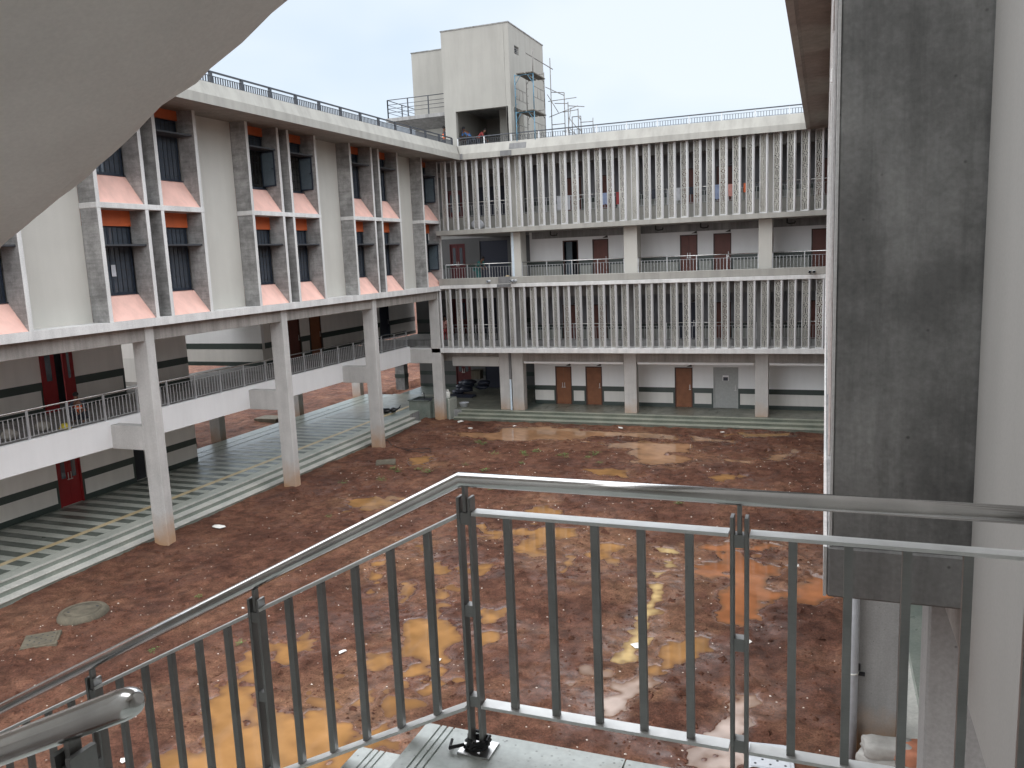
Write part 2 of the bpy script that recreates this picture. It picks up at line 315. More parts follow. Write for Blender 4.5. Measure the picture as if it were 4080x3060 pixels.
PUDDLES=[('p',[(-15.51,38.16),(-13.23,38.81),(-10.04,38.35),(-8.05,38.22),(-6.57,37.79),(-6.55,37.13),(-7.77,37.35),(-9.26,37.31),(-10.67,36.82),(-10.59,36.16),(-9.57,36.13),(-9.41,35.51),(-11.01,35.86),(-11.92,36.14),(-13.04,35.71),(-14.38,35.32),(-15.83,35.65),(-17.38,36.32),(-17.26,36.84),(-15.55,37.14)]),
('p',[(-9.42,35.94),(-7.27,36.34),(-5.83,36.20),(-5.51,34.78),(-6.28,34.51),(-5.24,33.60),(-5.65,32.92),(-6.79,32.58),(-7.77,32.62),(-7.44,33.16),(-7.95,33.80),(-8.21,34.13),(-7.85,34.99),(-9.03,35.17)]),
('p',[(-5.91,37.91),(-3.95,37.39),(-3.99,36.96),(-5.50,37.10)]),
('p',[(-2.24,34.94),(-1.27,35.76),(-1.17,35.15),(-1.94,34.03),(-2.36,34.19)]),
('p',[(-3.99,33.86),(-2.74,33.87),(-2.79,33.51),(-3.69,33.39)]),
('o',[(-3.83,38.97),(-1.41,39.40),(-1.30,38.75),(-3.47,38.22)]),
('o',[(-9.16,31.16),(-8.31,31.58),(-7.49,31.41),(-7.33,30.39),(-8.35,30.42)]),
('o',[(-9.57,25.94),(-8.98,26.27),(-8.32,25.87),(-8.42,25.25),(-9.47,25.24)]),
('o',[(-4.13,31.02),(-3.33,31.50),(-3.18,30.87),(-3.91,30.53)]),
('o',[(-17.18,31.37),(-16.46,31.71),(-15.88,30.34),(-16.51,30.21)]),
('o',[(-10.50,23.69),(-10.24,23.50),(-10.06,23.20),(-9.13,23.52),(-8.41,23.95),(-7.43,24.11),(-7.08,23.37),(-7.36,23.14),(-7.82,22.87),(-7.94,22.08),(-7.68,21.63),(-7.83,21.31),(-8.16,21.80),(-8.61,21.83),(-8.64,22.50),(-8.54,23.17),(-9.27,23.14),(-9.79,22.69),(-9.78,22.13),(-10.03,22.31)]),
('o',[(-6.49,23.52),(-6.21,23.28),(-5.57,22.98),(-5.64,22.45),(-5.88,22.39),(-5.50,21.85),(-5.32,21.23),(-5.59,21.43),(-5.87,21.76),(-6.17,21.54),(-6.49,21.80),(-6.47,22.09),(-6.15,22.25)]),
('o',[(-7.01,22.32),(-6.77,22.23),(-6.67,20.88),(-6.68,20.36),(-6.78,20.52),(-6.91,21.49)]),
('y',[(-4.51,23.03),(-4.07,23.07),(-4.03,22.73),(-4.36,22.78)]),
('y',[(-4.27,22.04),(-3.94,22.20),(-3.85,21.82),(-4.10,21.62)]),
('y',[(-4.37,21.11),(-4.03,21.26),(-4.06,20.70),(-3.85,20.28),(-3.79,19.63),(-3.80,18.89),(-3.79,18.40),(-3.68,18.19),(-3.80,17.65),(-3.60,17.09),(-3.79,16.62),(-3.88,16.11),(-4.13,16.08),(-4.16,16.51),(-4.29,16.89),(-4.19,17.45),(-4.13,17.92),(-4.20,19.30),(-4.27,20.17),(-4.27,20.58)]),
('r',[(-3.66,23.32),(-3.38,23.77),(-2.67,24.02),(-2.18,24.07),(-2.03,23.46),(-1.66,24.21),(-1.37,24.06),(-1.63,23.70),(-1.83,23.23),(-1.58,22.36),(-1.05,22.50),(-1.07,21.99),(-1.45,21.76),(-1.32,21.09),(-1.42,20.72),(-0.87,20.54),(-1.16,19.93),(-1.55,20.25),(-1.49,19.05),(-1.79,18.96),(-1.76,18.59),(-2.23,18.65),(-2.35,19.00),(-2.28,19.42),(-2.53,19.76),(-2.50,20.20),(-2.28,20.49),(-2.35,21.16),(-2.77,20.99),(-3.32,21.14),(-3.42,21.48),(-3.15,22.14),(-2.54,22.43),(-3.02,22.92),(-3.43,23.09)]),
('r',[(-0.65,21.04),(-0.34,22.06),(0.08,21.93),(0.16,21.26),(0.28,20.65),(-0.19,20.10),(-0.46,20.23)]),
('o',[(-3.34,17.12),(-2.84,17.48),(-2.38,17.70),(-2.37,17.11),(-2.67,16.63),(-2.93,16.24),(-3.04,15.91),(-3.18,16.24),(-3.30,16.52)]),
('o',[(-3.48,15.93),(-3.25,16.07),(-3.16,15.80),(-3.40,15.73)]),
('g',[(-4.89,15.29),(-4.69,15.38),(-4.60,14.94),(-4.79,14.78)]),
('g',[(-4.14,14.94),(-4.00,15.23),(-3.79,15.11),(-3.49,15.49),(-3.13,15.45),(-3.15,15.17),(-3.40,15.09),(-3.39,14.70),(-3.60,14.44),(-3.48,14.10),(-3.64,13.81),(-3.87,13.92),(-4.04,14.43),(-3.81,14.77)]),
('g',[(-1.54,15.32),(-1.29,15.33),(-1.23,15.03),(-1.30,14.70),(-1.24,14.43),(-1.38,14.04),(-1.66,13.85),(-1.77,13.54),(-2.04,12.80),(-2.22,12.84),(-1.86,13.78),(-1.75,14.39),(-1.62,14.85)]),
('g',[(-2.04,13.35),(-1.51,13.57),(-1.29,13.33),(-1.39,13.01),(-1.82,12.87),(-1.70,13.25)]),
('o',[(-9.61,16.56),(-9.59,16.80),(-9.24,16.94),(-8.92,16.75),(-8.78,16.91),(-8.46,16.84),(-8.03,16.62),(-7.81,16.17),(-7.71,15.85),(-7.73,15.37),(-7.52,14.86),(-7.59,14.47),(-7.77,14.84),(-8.01,14.71),(-8.01,14.41),(-8.00,13.83),(-8.13,13.84),(-8.27,14.27),(-8.23,14.71),(-8.47,14.96),(-8.67,14.83),(-9.15,15.64)]),
('o',[(-9.44,14.80),(-9.06,15.11),(-8.85,14.85),(-8.84,14.59),(-9.01,14.35),(-9.31,14.46)]),
('o',[(-8.01,17.56),(-7.62,17.76),(-7.30,17.68),(-7.17,17.17),(-7.22,16.85),(-7.68,16.87)]),
('o',[(-7.54,16.54),(-7.25,16.69),(-7.04,16.53),(-7.04,16.25),(-7.31,16.00)]),
('o',[(-12.04,14.74),(-11.56,14.81),(-11.15,15.14),(-11.03,15.14),(-10.94,14.57),(-11.04,14.34),(-10.76,13.90),(-11.02,13.76),(-11.33,13.80),(-11.63,13.52),(-11.90,13.57),(-11.89,13.76),(-11.55,13.99)]),
('o',[(-11.60,18.36),(-11.42,18.51),(-11.13,17.92),(-11.08,17.57),(-11.36,17.49)]),
('o',[(-12.20,19.76),(-12.05,19.91),(-11.51,18.88),(-11.60,18.66)]),
('o',[(-10.57,18.64),(-10.32,18.71),(-10.05,18.12),(-10.04,17.50),(-9.94,17.11),(-10.05,17.16),(-10.24,17.80),(-10.46,17.83)]),
('o',[(-11.61,21.55),(-11.22,21.16),(-11.12,20.60),(-11.44,20.87)]),
('o',[(-10.63,20.17),(-10.37,20.35),(-9.80,19.34),(-9.86,19.13)]),
('o',[(-9.69,18.60),(-9.20,18.50),(-8.95,17.89),(-8.98,17.54),(-9.40,17.94)]),
('o',[(-8.93,12.73),(-8.84,13.24),(-8.63,13.64),(-8.49,13.51),(-8.35,13.06),(-8.61,12.57)]),
('o',[(-16.75,25.36),(-15.71,25.78),(-14.68,24.98),(-15.10,24.55),(-15.84,24.37)]),
('o',[(-7.65,13.76),(-7.50,14.09),(-7.28,14.15),(-7.28,13.71),(-7.48,13.49)]),
('o',[(-9.20,20.22),(-8.87,20.63),(-8.79,20.33),(-8.96,19.77)]),
('o',[(-12.02,12.66),(-11.59,12.88),(-10.91,12.72),(-10.57,12.22),(-10.44,11.86),(-10.27,11.53),(-10.08,11.73),(-10.12,12.12),(-9.88,12.27),(-9.41,12.17),(-9.56,12.53),(-9.26,12.54),(-8.89,12.57),(-8.82,13.09),(-8.52,13.44),(-8.43,12.95),(-8.68,12.55),(-8.63,12.25),(-8.31,12.28),(-7.96,12.16),(-7.72,12.38),(-7.46,12.09),(-7.12,12.13),(-6.92,11.84),(-7.15,11.77),(-7.49,11.67),(-7.45,11.02),(-10.97,9.92),(-11.29,10.35),(-11.13,10.71),(-10.69,10.67),(-10.37,10.64),(-10.85,11.20),(-11.01,11.61),(-11.51,12.11)])]
# ------------------------------------------------------------------ ground
def mud_material():
    m, t, b = nodemat('wet_red_mud'); p = mapped(t)
    at = N(t, 'ShaderNodeAttribute'); at.attribute_name = 'wet'
    c = ramp(t, noise(t, p, .45, 7, .68), [(.34, (.095, .041, .028)), (.5, (.155, .069, .045)), (.64, (.225, .110, .069))])
    tn = N(t, 'ShaderNodeAttribute'); tn.attribute_name = 'tan'
    c = mixc(t, tn.outputs['Fac'], c, (.285, .152, .088))
    c = mixc(t, 1, c, ramp(t, noise(t, p, 2.6, 6, .7), [(.36, (.55,)*3), (.62, (1.2,)*3)]), 'MULTIPLY')
    c = mixc(t, 1, c, ramp(t, noise(t, p, 24, 5, .75), [(.36, (.55,)*3), (.64, (1.3,)*3)]), 'MULTIPLY')
    c = mixc(t, at.outputs['Fac'], c, mixc(t, 1, c, (.80, .74, .74), 'MULTIPLY'))
    t.links.new(c, b.inputs['Base Color'])
    mr = N(t, 'ShaderNodeMapRange'); mr.inputs[3].default_value = .75; mr.inputs[4].default_value = .13
    t.links.new(at.outputs['Fac'], mr.inputs[0]); t.links.new(mr.outputs[0], b.inputs['Roughness'])
    ad = N(t, 'ShaderNodeMath', operation='ADD'); t.links.new(noise(t, p, 14, 4, .65), ad.inputs[0]); t.links.new(noise(t, p, 60, 3, .7), ad.inputs[1])
    bump(t, b, ad.outputs[0], .9, .03)
    mbm = N(t, 'ShaderNodeMapRange'); mbm.inputs[3].default_value = .95; mbm.inputs[4].default_value = .10; t.links.new(at.outputs['Fac'], mbm.inputs[0])
    t.links.new(mbm.outputs[0], [n for n in t.nodes if n.bl_idname == 'ShaderNodeBump'][0].inputs['Strength'])
    ms = N(t, 'ShaderNodeMapRange'); ms.inputs[3].default_value = .15; ms.inputs[4].default_value = .6; t.links.new(at.outputs['Fac'], ms.inputs[0]); t.links.new(ms.outputs[0], b.inputs['Specular IOR Level'])
    return m
M['mud'] = mud_material()
def water_material():
    m, t, b = nodemat('muddy_water'); p = mapped(t)
    at = N(t, 'ShaderNodeAttribute'); at.attribute_name = 'silt_sheen'
    c = mixc(t, 1, at.outputs['Color'], ramp(t, noise(t, p, 1.6, 5), [(.3, (.82,)*3), (.7, (1.12,)*3)]), 'MULTIPLY')
    t.links.new(c, b.inputs['Base Color']); b.inputs['Roughness'].default_value = .04; b.inputs['IOR'].default_value = 1.33
    bump(t, b, noise(t, p, 3, 2), .02, .01)
    return m
M['water'] = water_material()
def vnoise(X, Y, s, seed):
    r = np.random.RandomState(seed); G = r.rand(257, 257)
    x = X/s; y = Y/s; xi = np.floor(x).astype(int); yi = np.floor(y).astype(int); fx = x-xi; fy = y-yi
    fx = fx*fx*(3-2*fx); fy = fy*fy*(3-2*fy); g = lambda a, b: G[a % 257, b % 257]
    return (g(xi, yi)*(1-fx)*(1-fy)+g(xi+1, yi)*fx*(1-fy)+g(xi, yi+1)*(1-fx)*fy+g(xi+1, yi+1)*fx*fy)*2-1
def poly_sd(X, Y, P):
    P = np.array(P); d = np.full(X.shape, 1e9); ins = np.zeros(X.shape, bool)
    for i in range(len(P)):
        a = P[i]; b = P[(i+1) % len(P)]; e = b-a; wx = X-a[0]; wy = Y-a[1]
        t = np.clip((wx*e[0]+wy*e[1])/(e@e+1e-9), 0, 1); d = np.minimum(d, np.hypot(wx-t*e[0], wy-t*e[1]))
        c = ((a[1] > Y) != (b[1] > Y)) & (X < (b[0]-a[0])*(Y-a[1])/(b[1]-a[1]+1e-12)+a[0]); ins ^= c
    return np.where(ins, -d, d)
SILT_SHEEN = {'p': (.36, .20, .11), 'o': (.33, .172, .066), 'r': (.34, .135, .06), 'y': (.56, .40, .19), 'g': (.40, .30, .25)}  # silt colours; the p and g tones include a painted sky reflection
def grid_mesh(name, mat, xs, ys, Z, keep=None):
    nx, ny = len(xs), len(ys); XX, YY = np.meshgrid(xs, ys, indexing='ij')
    co = np.stack([XX, YY, Z], -1).reshape(-1, 3); I = np.arange(nx*ny).reshape(nx, ny)
    F = np.stack([I[:-1, :-1], I[1:, :-1], I[1:, 1:], I[:-1, 1:]], -1)
    F = F[keep] if keep is not None else F.reshape(-1, 4)
    F = F.reshape(-1, 4)
    used = np.unique(F); mp_ = np.full(nx*ny, -1); mp_[used] = np.arange(len(used)); F = mp_[F]; co = co[used]
    me = bpy.data.meshes.new(name); me.vertices.add(len(co)); me.vertices.foreach_set('co', co.astype('f').ravel())
    me.loops.add(F.size); me.loops.foreach_set('vertex_index', F.astype('i').ravel())
    me.polygons.add(len(F)); me.polygons.foreach_set('loop_start', np.arange(0, F.size, 4, dtype='i')); me.polygons.foreach_set('loop_total', np.full(len(F), 4, 'i'))
    me.polygons.foreach_set('use_smooth', np.ones(len(F), bool)); me.update(calc_edges=True); me.validate(); me.materials.append(mat)
    return me, used
GS = .042
def ground():
    xs = np.arange(-20.62, 4.5, GS); ys = np.arange(7.0, 39.95, GS)
    X, Y = np.meshgrid(xs, ys, indexing='ij')
    wob = .20*vnoise(X, Y, .9, 1)+.17*vnoise(X, Y, .38, 2)+.12*vnoise(X, Y, .19, 3)+.07*vnoise(X, Y, .10, 4)
    sd = np.full(X.shape, 9.0); silt_sheen = np.zeros(X.shape+(3,)); silt_sheen[:] = SILT_SHEEN['o']; best = np.full(X.shape, 9.0)
    for tone, P in PUDDLES:
        P_ = np.array(P); x0, y0 = P_.min(0)-1.3; x1, y1 = P_.max(0)+1.3
        i0, i1 = np.searchsorted(xs, [x0, x1]); j0, j1 = np.searchsorted(ys, [y0, y1])
        if i1 <= i0 or j1 <= j0: continue
        s = poly_sd(X[i0:i1, j0:j1], Y[i0:i1, j0:j1], P); b = best[i0:i1, j0:j1]
        k = s < b; silt_sheen[i0:i1, j0:j1][k] = SILT_SHEEN[tone]; best[i0:i1, j0:j1] = np.minimum(b, s)
    small = .04 + .0*X
    ft = vnoise(X, Y, 1.5, 51)+.6*vnoise(X, Y, .6, 52)+.35*vnoise(X, Y, .26, 53)
    near = np.clip(1.3-best/1.5, 0, 1)
    pools = (1.3-ft*near)*.4                       # extra small pools, only near the mapped ones
    sd = best + wob*np.clip(.75+best*.3, .5, 1)
    isl = np.clip(vnoise(X, Y, .8, 54)+.7*vnoise(X, Y, .3, 55)-.8, 0, 1)*.9*np.clip(silt_sheen[..., 2]*-40+7, 0, 1)    # islands of mud inside the pools
    sd = np.minimum(sd+isl, np.where(pools < .12, pools-.12+0*X, 9.0)+.0)
    hb = .030*vnoise(X*2.6+.4*Y, Y*.35, .9, 17)+.016*vnoise(X*4+.7*Y, Y*.5, .8, 18)+.040*vnoise(X, Y, 2.3, 11)+.035*vnoise(X, Y, .8, 12)+.026*vnoise(X, Y, .33, 13)+.016*vnoise(X, Y, .15, 14)+.008*vnoise(X, Y, .085, 16)
    ruts = .02*np.sin((X*1.0+Y*.25)*2.2)*np.clip(vnoise(X, Y, 3, 15), 0, 1)
    out = np.clip(sd, 0, 1); k = np.clip(out/.5, 0, 1)
    Z = np.where(sd < 0, -.008-np.clip(-sd*.12, 0, .035), .0+.03*np.clip(out/.35, 0, 1)**.8+(hb+ruts)*k)
    Z = np.where(sd >= 0, np.maximum(Z, -.004+.02*np.clip(out, 0, .3)), Z)
    edge = np.minimum(np.minimum(X-xs[0], xs[-1]-X), np.minimum(Y-ys[0], ys[-1]-Y)); Z = np.where(edge < .03, -.13, Z)
    me, used = grid_mesh('courtyard_ground', M['mud'], xs, ys, Z)
    rim = np.clip(1.15-out/(.16+.10*vnoise(X, Y, .7, 24)), 0, 1)
    wide = np.clip(1.0-best/(1.6+.8*vnoise(X, Y, 1.7, 21)), 0, 1)
    pat = np.clip((vnoise(X, Y, 1.3, 22)+.7*vnoise(X, Y, .45, 23)+.5*vnoise(X, Y, .2, 25))*1.3+.15, 0, 1)
    wet = np.clip(np.maximum(rim, pat*(.25+.75*wide)), 0, 1)
    tanf = np.clip((.12+.8*wide)*(vnoise(X, Y, 1.9, 61)+.6*vnoise(X, Y, .6, 62)+.4*vnoise(X, Y, .22, 63)+.15)*.9, 0, .75)
    a = me.attributes.new('tan', 'FLOAT', 'POINT'); a.data.foreach_set('value', tanf.reshape(-1)[used].astype('f'))
    a = me.attributes.new('wet', 'FLOAT', 'POINT'); a.data.foreach_set('value', wet.reshape(-1)[used].astype('f'))
    tag(place(bpy.data.objects.new('courtyard_ground', me)), kind='structure')
    cell = np.minimum(np.minimum(sd[:-1, :-1], sd[1:, :-1]), np.minimum(sd[1:, 1:], sd[:-1, 1:])) < .05
    wme, wused = grid_mesh('puddle_water', M['water'], xs, ys, np.full(X.shape, -.006), cell)
    for _ in range(6):
        silt_sheen = (silt_sheen+np.roll(silt_sheen, 1, 0)+np.roll(silt_sheen, -1, 0)+np.roll(silt_sheen, 1, 1)+np.roll(silt_sheen, -1, 1))/5
    sh = 1+.2*vnoise(X, Y, 1.1, 31)+.12*vnoise(X, Y*2.2+X, .5, 32)+.06*vnoise(X, Y, .2, 33); silt_sheen = silt_sheen*sh[..., None]
    dp_ = (np.clip(-sd/.2, 0, 1)**.75)[..., None]; silt_sheen = np.array((.17, .09, .05))*(1-dp_)+silt_sheen*dp_
    a = wme.attributes.new('silt_sheen', 'FLOAT_COLOR', 'POINT'); a.data.foreach_set('color', np.concatenate([silt_sheen, np.ones(X.shape+(1,))], -1).reshape(-1, 4)[wused].astype('f').ravel())
    tag(place(bpy.data.objects.new('puddle_water', wme)), kind='structure')
    # second courtyard behind the left wing
    xs2 = np.arange(-48, -26.9, .15); ys2 = np.arange(8, 60, .15); X2, Y2 = np.meshgrid(xs2, ys2, indexing='ij')
    Z2 = .30+.10*vnoise(X2, Y2, 2.1, 41)+.07*vnoise(X2, Y2, .8, 42)+.04*vnoise(X2, Y2, .33, 43)
    e2 = np.minimum(np.minimum(X2-xs2[0], xs2[-1]-X2), np.minimum(Y2-ys2[0], ys2[-1]-Y2)); Z2 = np.where(e2 < .1, -.13, Z2)
    me2, _ = grid_mesh('rear_yard_ground', M['mud'], xs2, ys2, Z2)
    tag(place(bpy.data.objects.new('rear_yard_ground', me2)), kind='structure')
    g = MB(); g.box(-900, 900, -900, 900, -.6, -.12); g.obj('ground', M['mud'], kind='structure')
    def height(x, y):
        i = min(max(int((x-xs[0])/GS+.5), 0), len(xs)-1); j = min(max(int((y-ys[0])/GS+.5), 0), len(ys)-1); return max(Z[i, j], -.006), sd[i, j]
    return height
HGT = ground()
def scatter_stones():
    for name, mat, n, r0, r1, seed in (('mud_clods', M['mud'], 9000, .012, .05, 3), ('stone_chips', M['litter2'], 1300, .008, .03, 4), ('mud_lumps', M['mud'], 700, .05, .13, 9)):
        rnd = random.Random(seed); mb = MB()
        while n:
            x = rnd.uniform(-19.2, 1.2); y = 9+29*rnd.random()**1.6
            z, s = HGT(x, y)
            if s < .06: continue
            n -= 1; r = rnd.uniform(r0, r1)*(1 if y < 22 else 1.25); a = rnd.uniform(0, 6.28)
            q = [(r*rnd.uniform(.7, 1.4)*math.cos(a+k*1.57), r*rnd.uniform(.6, 1.1)*math.sin(a+k*1.57)) for k in range(4)]
            h = r*rnd.uniform(.35, .8)
            mb.add([(x+u, y+v, z-.002) for u, v in q]+[(x+rnd.uniform(-.3, .3)*r, y+rnd.uniform(-.3, .3)*r, z+h)], [(0, 1, 4), (1, 2, 4), (2, 3, 4), (3, 0, 4)])
        mb.obj(name, mat, kind='stuff', label={'mud_clods': 'small clods of mud strewn over the courtyard', 'mud_lumps': 'larger lumps of churned mud in the courtyard', 'stone_chips': 'pale stone and plaster chips strewn over the mud'}[name], cat='stone chips' if 'chip' in name else 'clods')
M['litter2'] = plain('plaster_chips', (.62, .54, .47), .8, 0, .3, .3, 30)
scatter_stones()
# ------------------------------------------------------------------ railings
RAILMESH = {}
def unit_bar(a, b, h, mat, name):
    k = (a, b, round(h, 3), mat.name)
    if k not in RAILMESH: RAILMESH[k] = MB().box(-a/2, a/2, -b/2, b/2, 0, h).mesh(name, mat)
    return RAILMESH[k]
def railing(name, label, cat, p0, p1, h, post=1.5, gap=.14, mats=('steel', 'railgrey', 'railgrey'), rail_r=.028, low=.1, top=.16, bw=.018, pw=.045, group=None, ends=(True, True), flat=False):
    p0, p1 = Vector(p0), Vector(p1); d = p1-p0; Ln = d.length; d.normalize(); ang = math.atan2(d.y, d.x)
    root = empty(name, p0, label, cat, group, ang)
    mh, mp2, mb2 = (M[k] for k in mats)
    (MB().bar(p0+Vector((0, 0, h)), p1+Vector((0, 0, h)), rail_r*2, rail_r*1.6) if flat else MB().tube([p0+Vector((0, 0, h)), p1+Vector((0, 0, h))], rail_r, 10)).obj('handrail', mh, root)
    MB().bar(p0+Vector((0, 0, h-top)), p1+Vector((0, 0, h-top)), .035, .012).obj('upper_bar', mb2, root)
    MB().bar(p0+Vector((0, 0, low)), p1+Vector((0, 0, low)), .035, .012).obj('lower_bar', mb2, root)
    n = max(1, round(Ln/post)); pm = unit_bar(pw, pw*1.1, h-.01, mp2, 'post')
    for i in range(n+1):
        if (i == 0 and not ends[0]) or (i == n and not ends[1]): continue
        inst('post', pm, root, p0+d*(Ln*i/n), ang)
    bm_ = unit_bar(bw, bw, h-top-low, mb2, 'baluster')
    for i in range(n):
        k = max(1, round(Ln/n/gap))
        for j in range(1, k):
            inst('baluster', bm_, root, p0+d*(Ln*(i+j/k)/n)+Vector((0, 0, low)), ang)
    return root
# ------------------------------------------------------------------ wings with deep window fins (left and right)
Z2, ZM0, ZM1, ZS = 7.25, 10.49, 10.65, 13.92       # second floor slab top, middle slab, soffit at the fins
WINMESH = {}
def add_window(root, X, d, y0, y1, zs, zt, ztop, opened):
    """window filling the bay y0..y1 at wall plane u=.66; X(u) gives world x; d = +1 if inward is +x"""
    u = .70; xw = X(u); t = .05*d
    f = MB()
    f.box(xw, xw+t, y0, y0+.06, zs, zt); f.box(xw, xw+t, y1-.06, y1, zs, zt); ym = (y0+y1)/2
    f.box(xw+.002*d, xw+t, y0+.06, y1-.06, zs, zs+.06); f.box(xw+.002*d, xw+t, y0+.06, y1-.06, zt-.05, zt)
    f.box(xw+.004*d, xw+t, ym-.035, ym+.035, zs+.06, zt-.05); f.box(xw+.006*d, xw+t, y0+.06, y1-.06, ztop-.04, ztop+.03)
    w_ = f.obj('window', M['frame'], root)
    for a, b, za, zb in ((y0+.06, ym-.035, zs+.06, ztop-.04), (ym+.035, y1-.06, zs+.06, ztop-.04), (y0+.06, ym-.035, ztop+.03, zt-.05), (ym+.035, y1-.06, ztop+.03, zt-.05)):
        if opened and a > ym and za < ztop-.5: continue
        MB().box(xw+.02*d, xw+.03*d, a, b, za, zb).obj('pane', M['glass'], w_)
    g = MB(); xg = xw+.006*d
    k = 9
    for i in range(k): yy = y0+.1+(y1-y0-.2)*i/(k-1); g.box(xg, xg+.008*d, yy-.009, yy+.009, zs+.02, zt-.02)
    for i in range(7): zz = zs+.15+(zt-zs-.3)*i/6; g.box(xg+.0085*d, xg+.0125*d, y0+.02, y1-.02, zz-.006, zz+.006)
    g.obj('grill', M['grill'], w_)
    MB().box(X(.08), X(.71), y0+.005, y1-.005, ztop-.025, ztop+.025).obj('sunshade', M['chajja'], w_)
    if opened:       # casement leaf swung outwards, hinged at the far jamb
        lf = MB(); L_ = (y1-y0)/2-.1; yy = y1-.12; z0_, z1_ = zs+.07, ztop-.05
        xa, xb = xw-.01*d, xw-d*min(L_, .6)
        lf.box(xa, xb, yy, yy+.03, z0_, z0_+.05); lf.box(xa, xb, yy, yy+.03, z1_-.05, z1_); lf.box(xa, xa-.05*d, yy+.001, yy+.031, z0_+.05, z1_-.05); lf.box(xb+.05*d, xb, yy+.001, yy+.031, z0_+.05, z1_-.05)
        lf.box(xb+.06*d, xb+.1*d, yy-.05, yy, (z0_+z1_)/2-.02, (z0_+z1_)/2+.02)
        l_ = lf.obj('casement', M['frame'], w_)
        MB().box(xa-.05*d, xb+.05*d, yy+.012, yy+.018, z0_+.05, z1_-.05).obj('casement_pane', M['glass2'], w_)
M['glass2'] = plain('open_casement_glass', (.10, .13, .15), .08, 0, .7)
def wing(root, xf, d, ya, yb, bases, opened=(), lastsingle=True, colY=(), col_u=(.15, .75), matpanel='beige', finmat='con_fin', colmat='con_col'):
    X = lambda u: xf+d*u
    fin_m = {}
    def fin(y, z0, z1):
        MB().box(X(0), X(.65), y, y+.12, z0, z1).obj('fin', M[finmat], root, bev=.008)
        e = MB(); e.box(X(-.012), X(0), y-.003, y+.123, z0, z1).obj('fin_edge', M['con_edge'], root)
    prev = ya
    for bi, b in enumerate(bases):
        single = lastsingle and bi == len(bases)-1
        offs = [0, 1.77] if single else [0, 1.77, 2.4, 4.17]
        yend = b+offs[-1]+.12
        if b-prev > .05: MB().box(X(.652), X(.85), prev, b-.001, Z2, ZS-.02).obj('wall_panel', M[matpanel], root)
        for o in offs:
            fin(b+o, Z2, ZM0); fin(b+o, ZM1, ZS-.01)
        MB().box(X(-.02), X(.65), b-.02, yend+.02, ZM0, ZM1).obj('middle_ledge', M['con_edge'], root, bev=.01)
        if not single: MB().box(X(.60), X(.8), b+1.89, b+2.4, Z2, ZS-.02).obj('slot_wall', M['con_fin'], root)
        for wi, o in enumerate(offs[::2]):
            y0, y1 = b+o+.12, b+offs[offs.index(o)+1]
            for st, (zf, sill, head, ztop, cap) in enumerate(((Z2, 8.02, 10.03, 9.45, ZM0), (ZM1, 11.53, 13.44, 12.93, ZS-.02))):
                add_window(root, X, d, y0, y1, sill, head, ztop, (bi, wi, st) in opened)
                MB().box(X(.62), X(.8), y0, y1, head, cap).obj('lintel_panel', M['orange'], root)
                MB().prism([(X(.03), zf+.002), (X(.64), sill-.03), (X(.80), sill-.03), (X(.80), zf+.002)], 'y', y0, y1).obj('sloped_sill', M['salmon'], root)
                MB().box(X(.60), X(.80), y0+.002, y1-.002, sill-.028, sill).obj('window_sill', M['frame'], root)
        prev = yend
    if yb-prev > .05: MB().box(X(.652), X(.85), prev, yb, Z2, ZS-.02).obj('wall_panel', M[matpanel], root)
    MB().box(X(-.02), X(8), ya, yb, 7.0, Z2-.002).obj('floor_slab', M['con_edge' if d < 0 else 'con'], root, bev=.01)
    MB().box(X(-.035), X(-.0205), ya+.002, yb, 7.003, Z2-.004).obj('slab_edge', M['con_edge'], root)
    MB().box(X(col_u[0]+.04), X(col_u[1]-.05), ya+.01, yb-.02, 6.56, 6.998).obj('edge_beam', M['beam'], root, bev=.01)
    MB().box(X(.86), X(8), ya, yb, ZM0, ZM1-.001).obj('upper_floor_slab', M['con'], root)
    MB().box(X(7.6), X(8), ya, yb, 7.26, ZS).obj('rear_wall', M['wallgrey'], root)
    for y in (ya, yb-.2): MB().box(X(.86), X(7.6), y, y+.2, 7.26, ZS).obj('end_wall', M['wallgrey'], root)
    for y in np.arange(ya+6.5, yb-3, 6.75): MB().box(X(.9), X(7.6), y, y+.15, 7.26, ZS-.01).obj('partition', M['wallgrey'], root)
    for y in colY:
        MB().box(X(col_u[0]), X(col_u[1]-.03), y-.17, y+.17, -.13, 6.999).obj('column', M[colmat], root, bev=.015)
def eave(root, xf, d, x_edge, ya, yb, ymit, xin):
    """roof slab: soffit sloping up towards the wall, vertical drip band, raked fascia; mitred at the far end"""
    X = lambda u: xf+d*u
    def sweep(name, mat, prof):         # prof (x, z, ymit offset)
        v = [(x, ya, z) for x, z, o in prof]+[(x, yb+o, z) for x, z, o in prof]; n = len(prof)
        mb = MB(); mb.add(v, [tuple(range(n)), tuple(reversed(range(n, 2*n)))]+[(i, (i+1) % n, n+(i+1) % n, n+i) for i in range(n)]); return mb.obj(name, mat, root)
    xe = x_edge; s = d
    sweep('eave_soffit', M['soffit'], [(xe+s*.01, 13.585, 0), (xf+s*.02, ZS-.0, 1.0), (xin, ZS+.0, 1.2), (xin, ZS+.1, 1.2), (xe+s*.02, 13.66, 0)])
    sweep('drip_band', M['cream'], [(xe, 13.58, 0), (xe+s*.16, 13.62, 0), (xe+s*.16, 13.88, 0), (xe, 13.86, 0)])
    sweep('fascia', M['cream'], [(xe+s*.05, 13.862, .02), (xe+s*.22, 14.30, .15), (xe+s*.9, 14.30, .5), (xe+s*.9, 13.90, .5), (xe+s*.3, 13.88, .2)])
    sweep('roof_slab', M['con'], [(xe+s*.9, 14.03, .6), (xin, 14.03, 1.2), (xin, 14.2, 1.2), (xe+s*.9, 14.2, .6)])
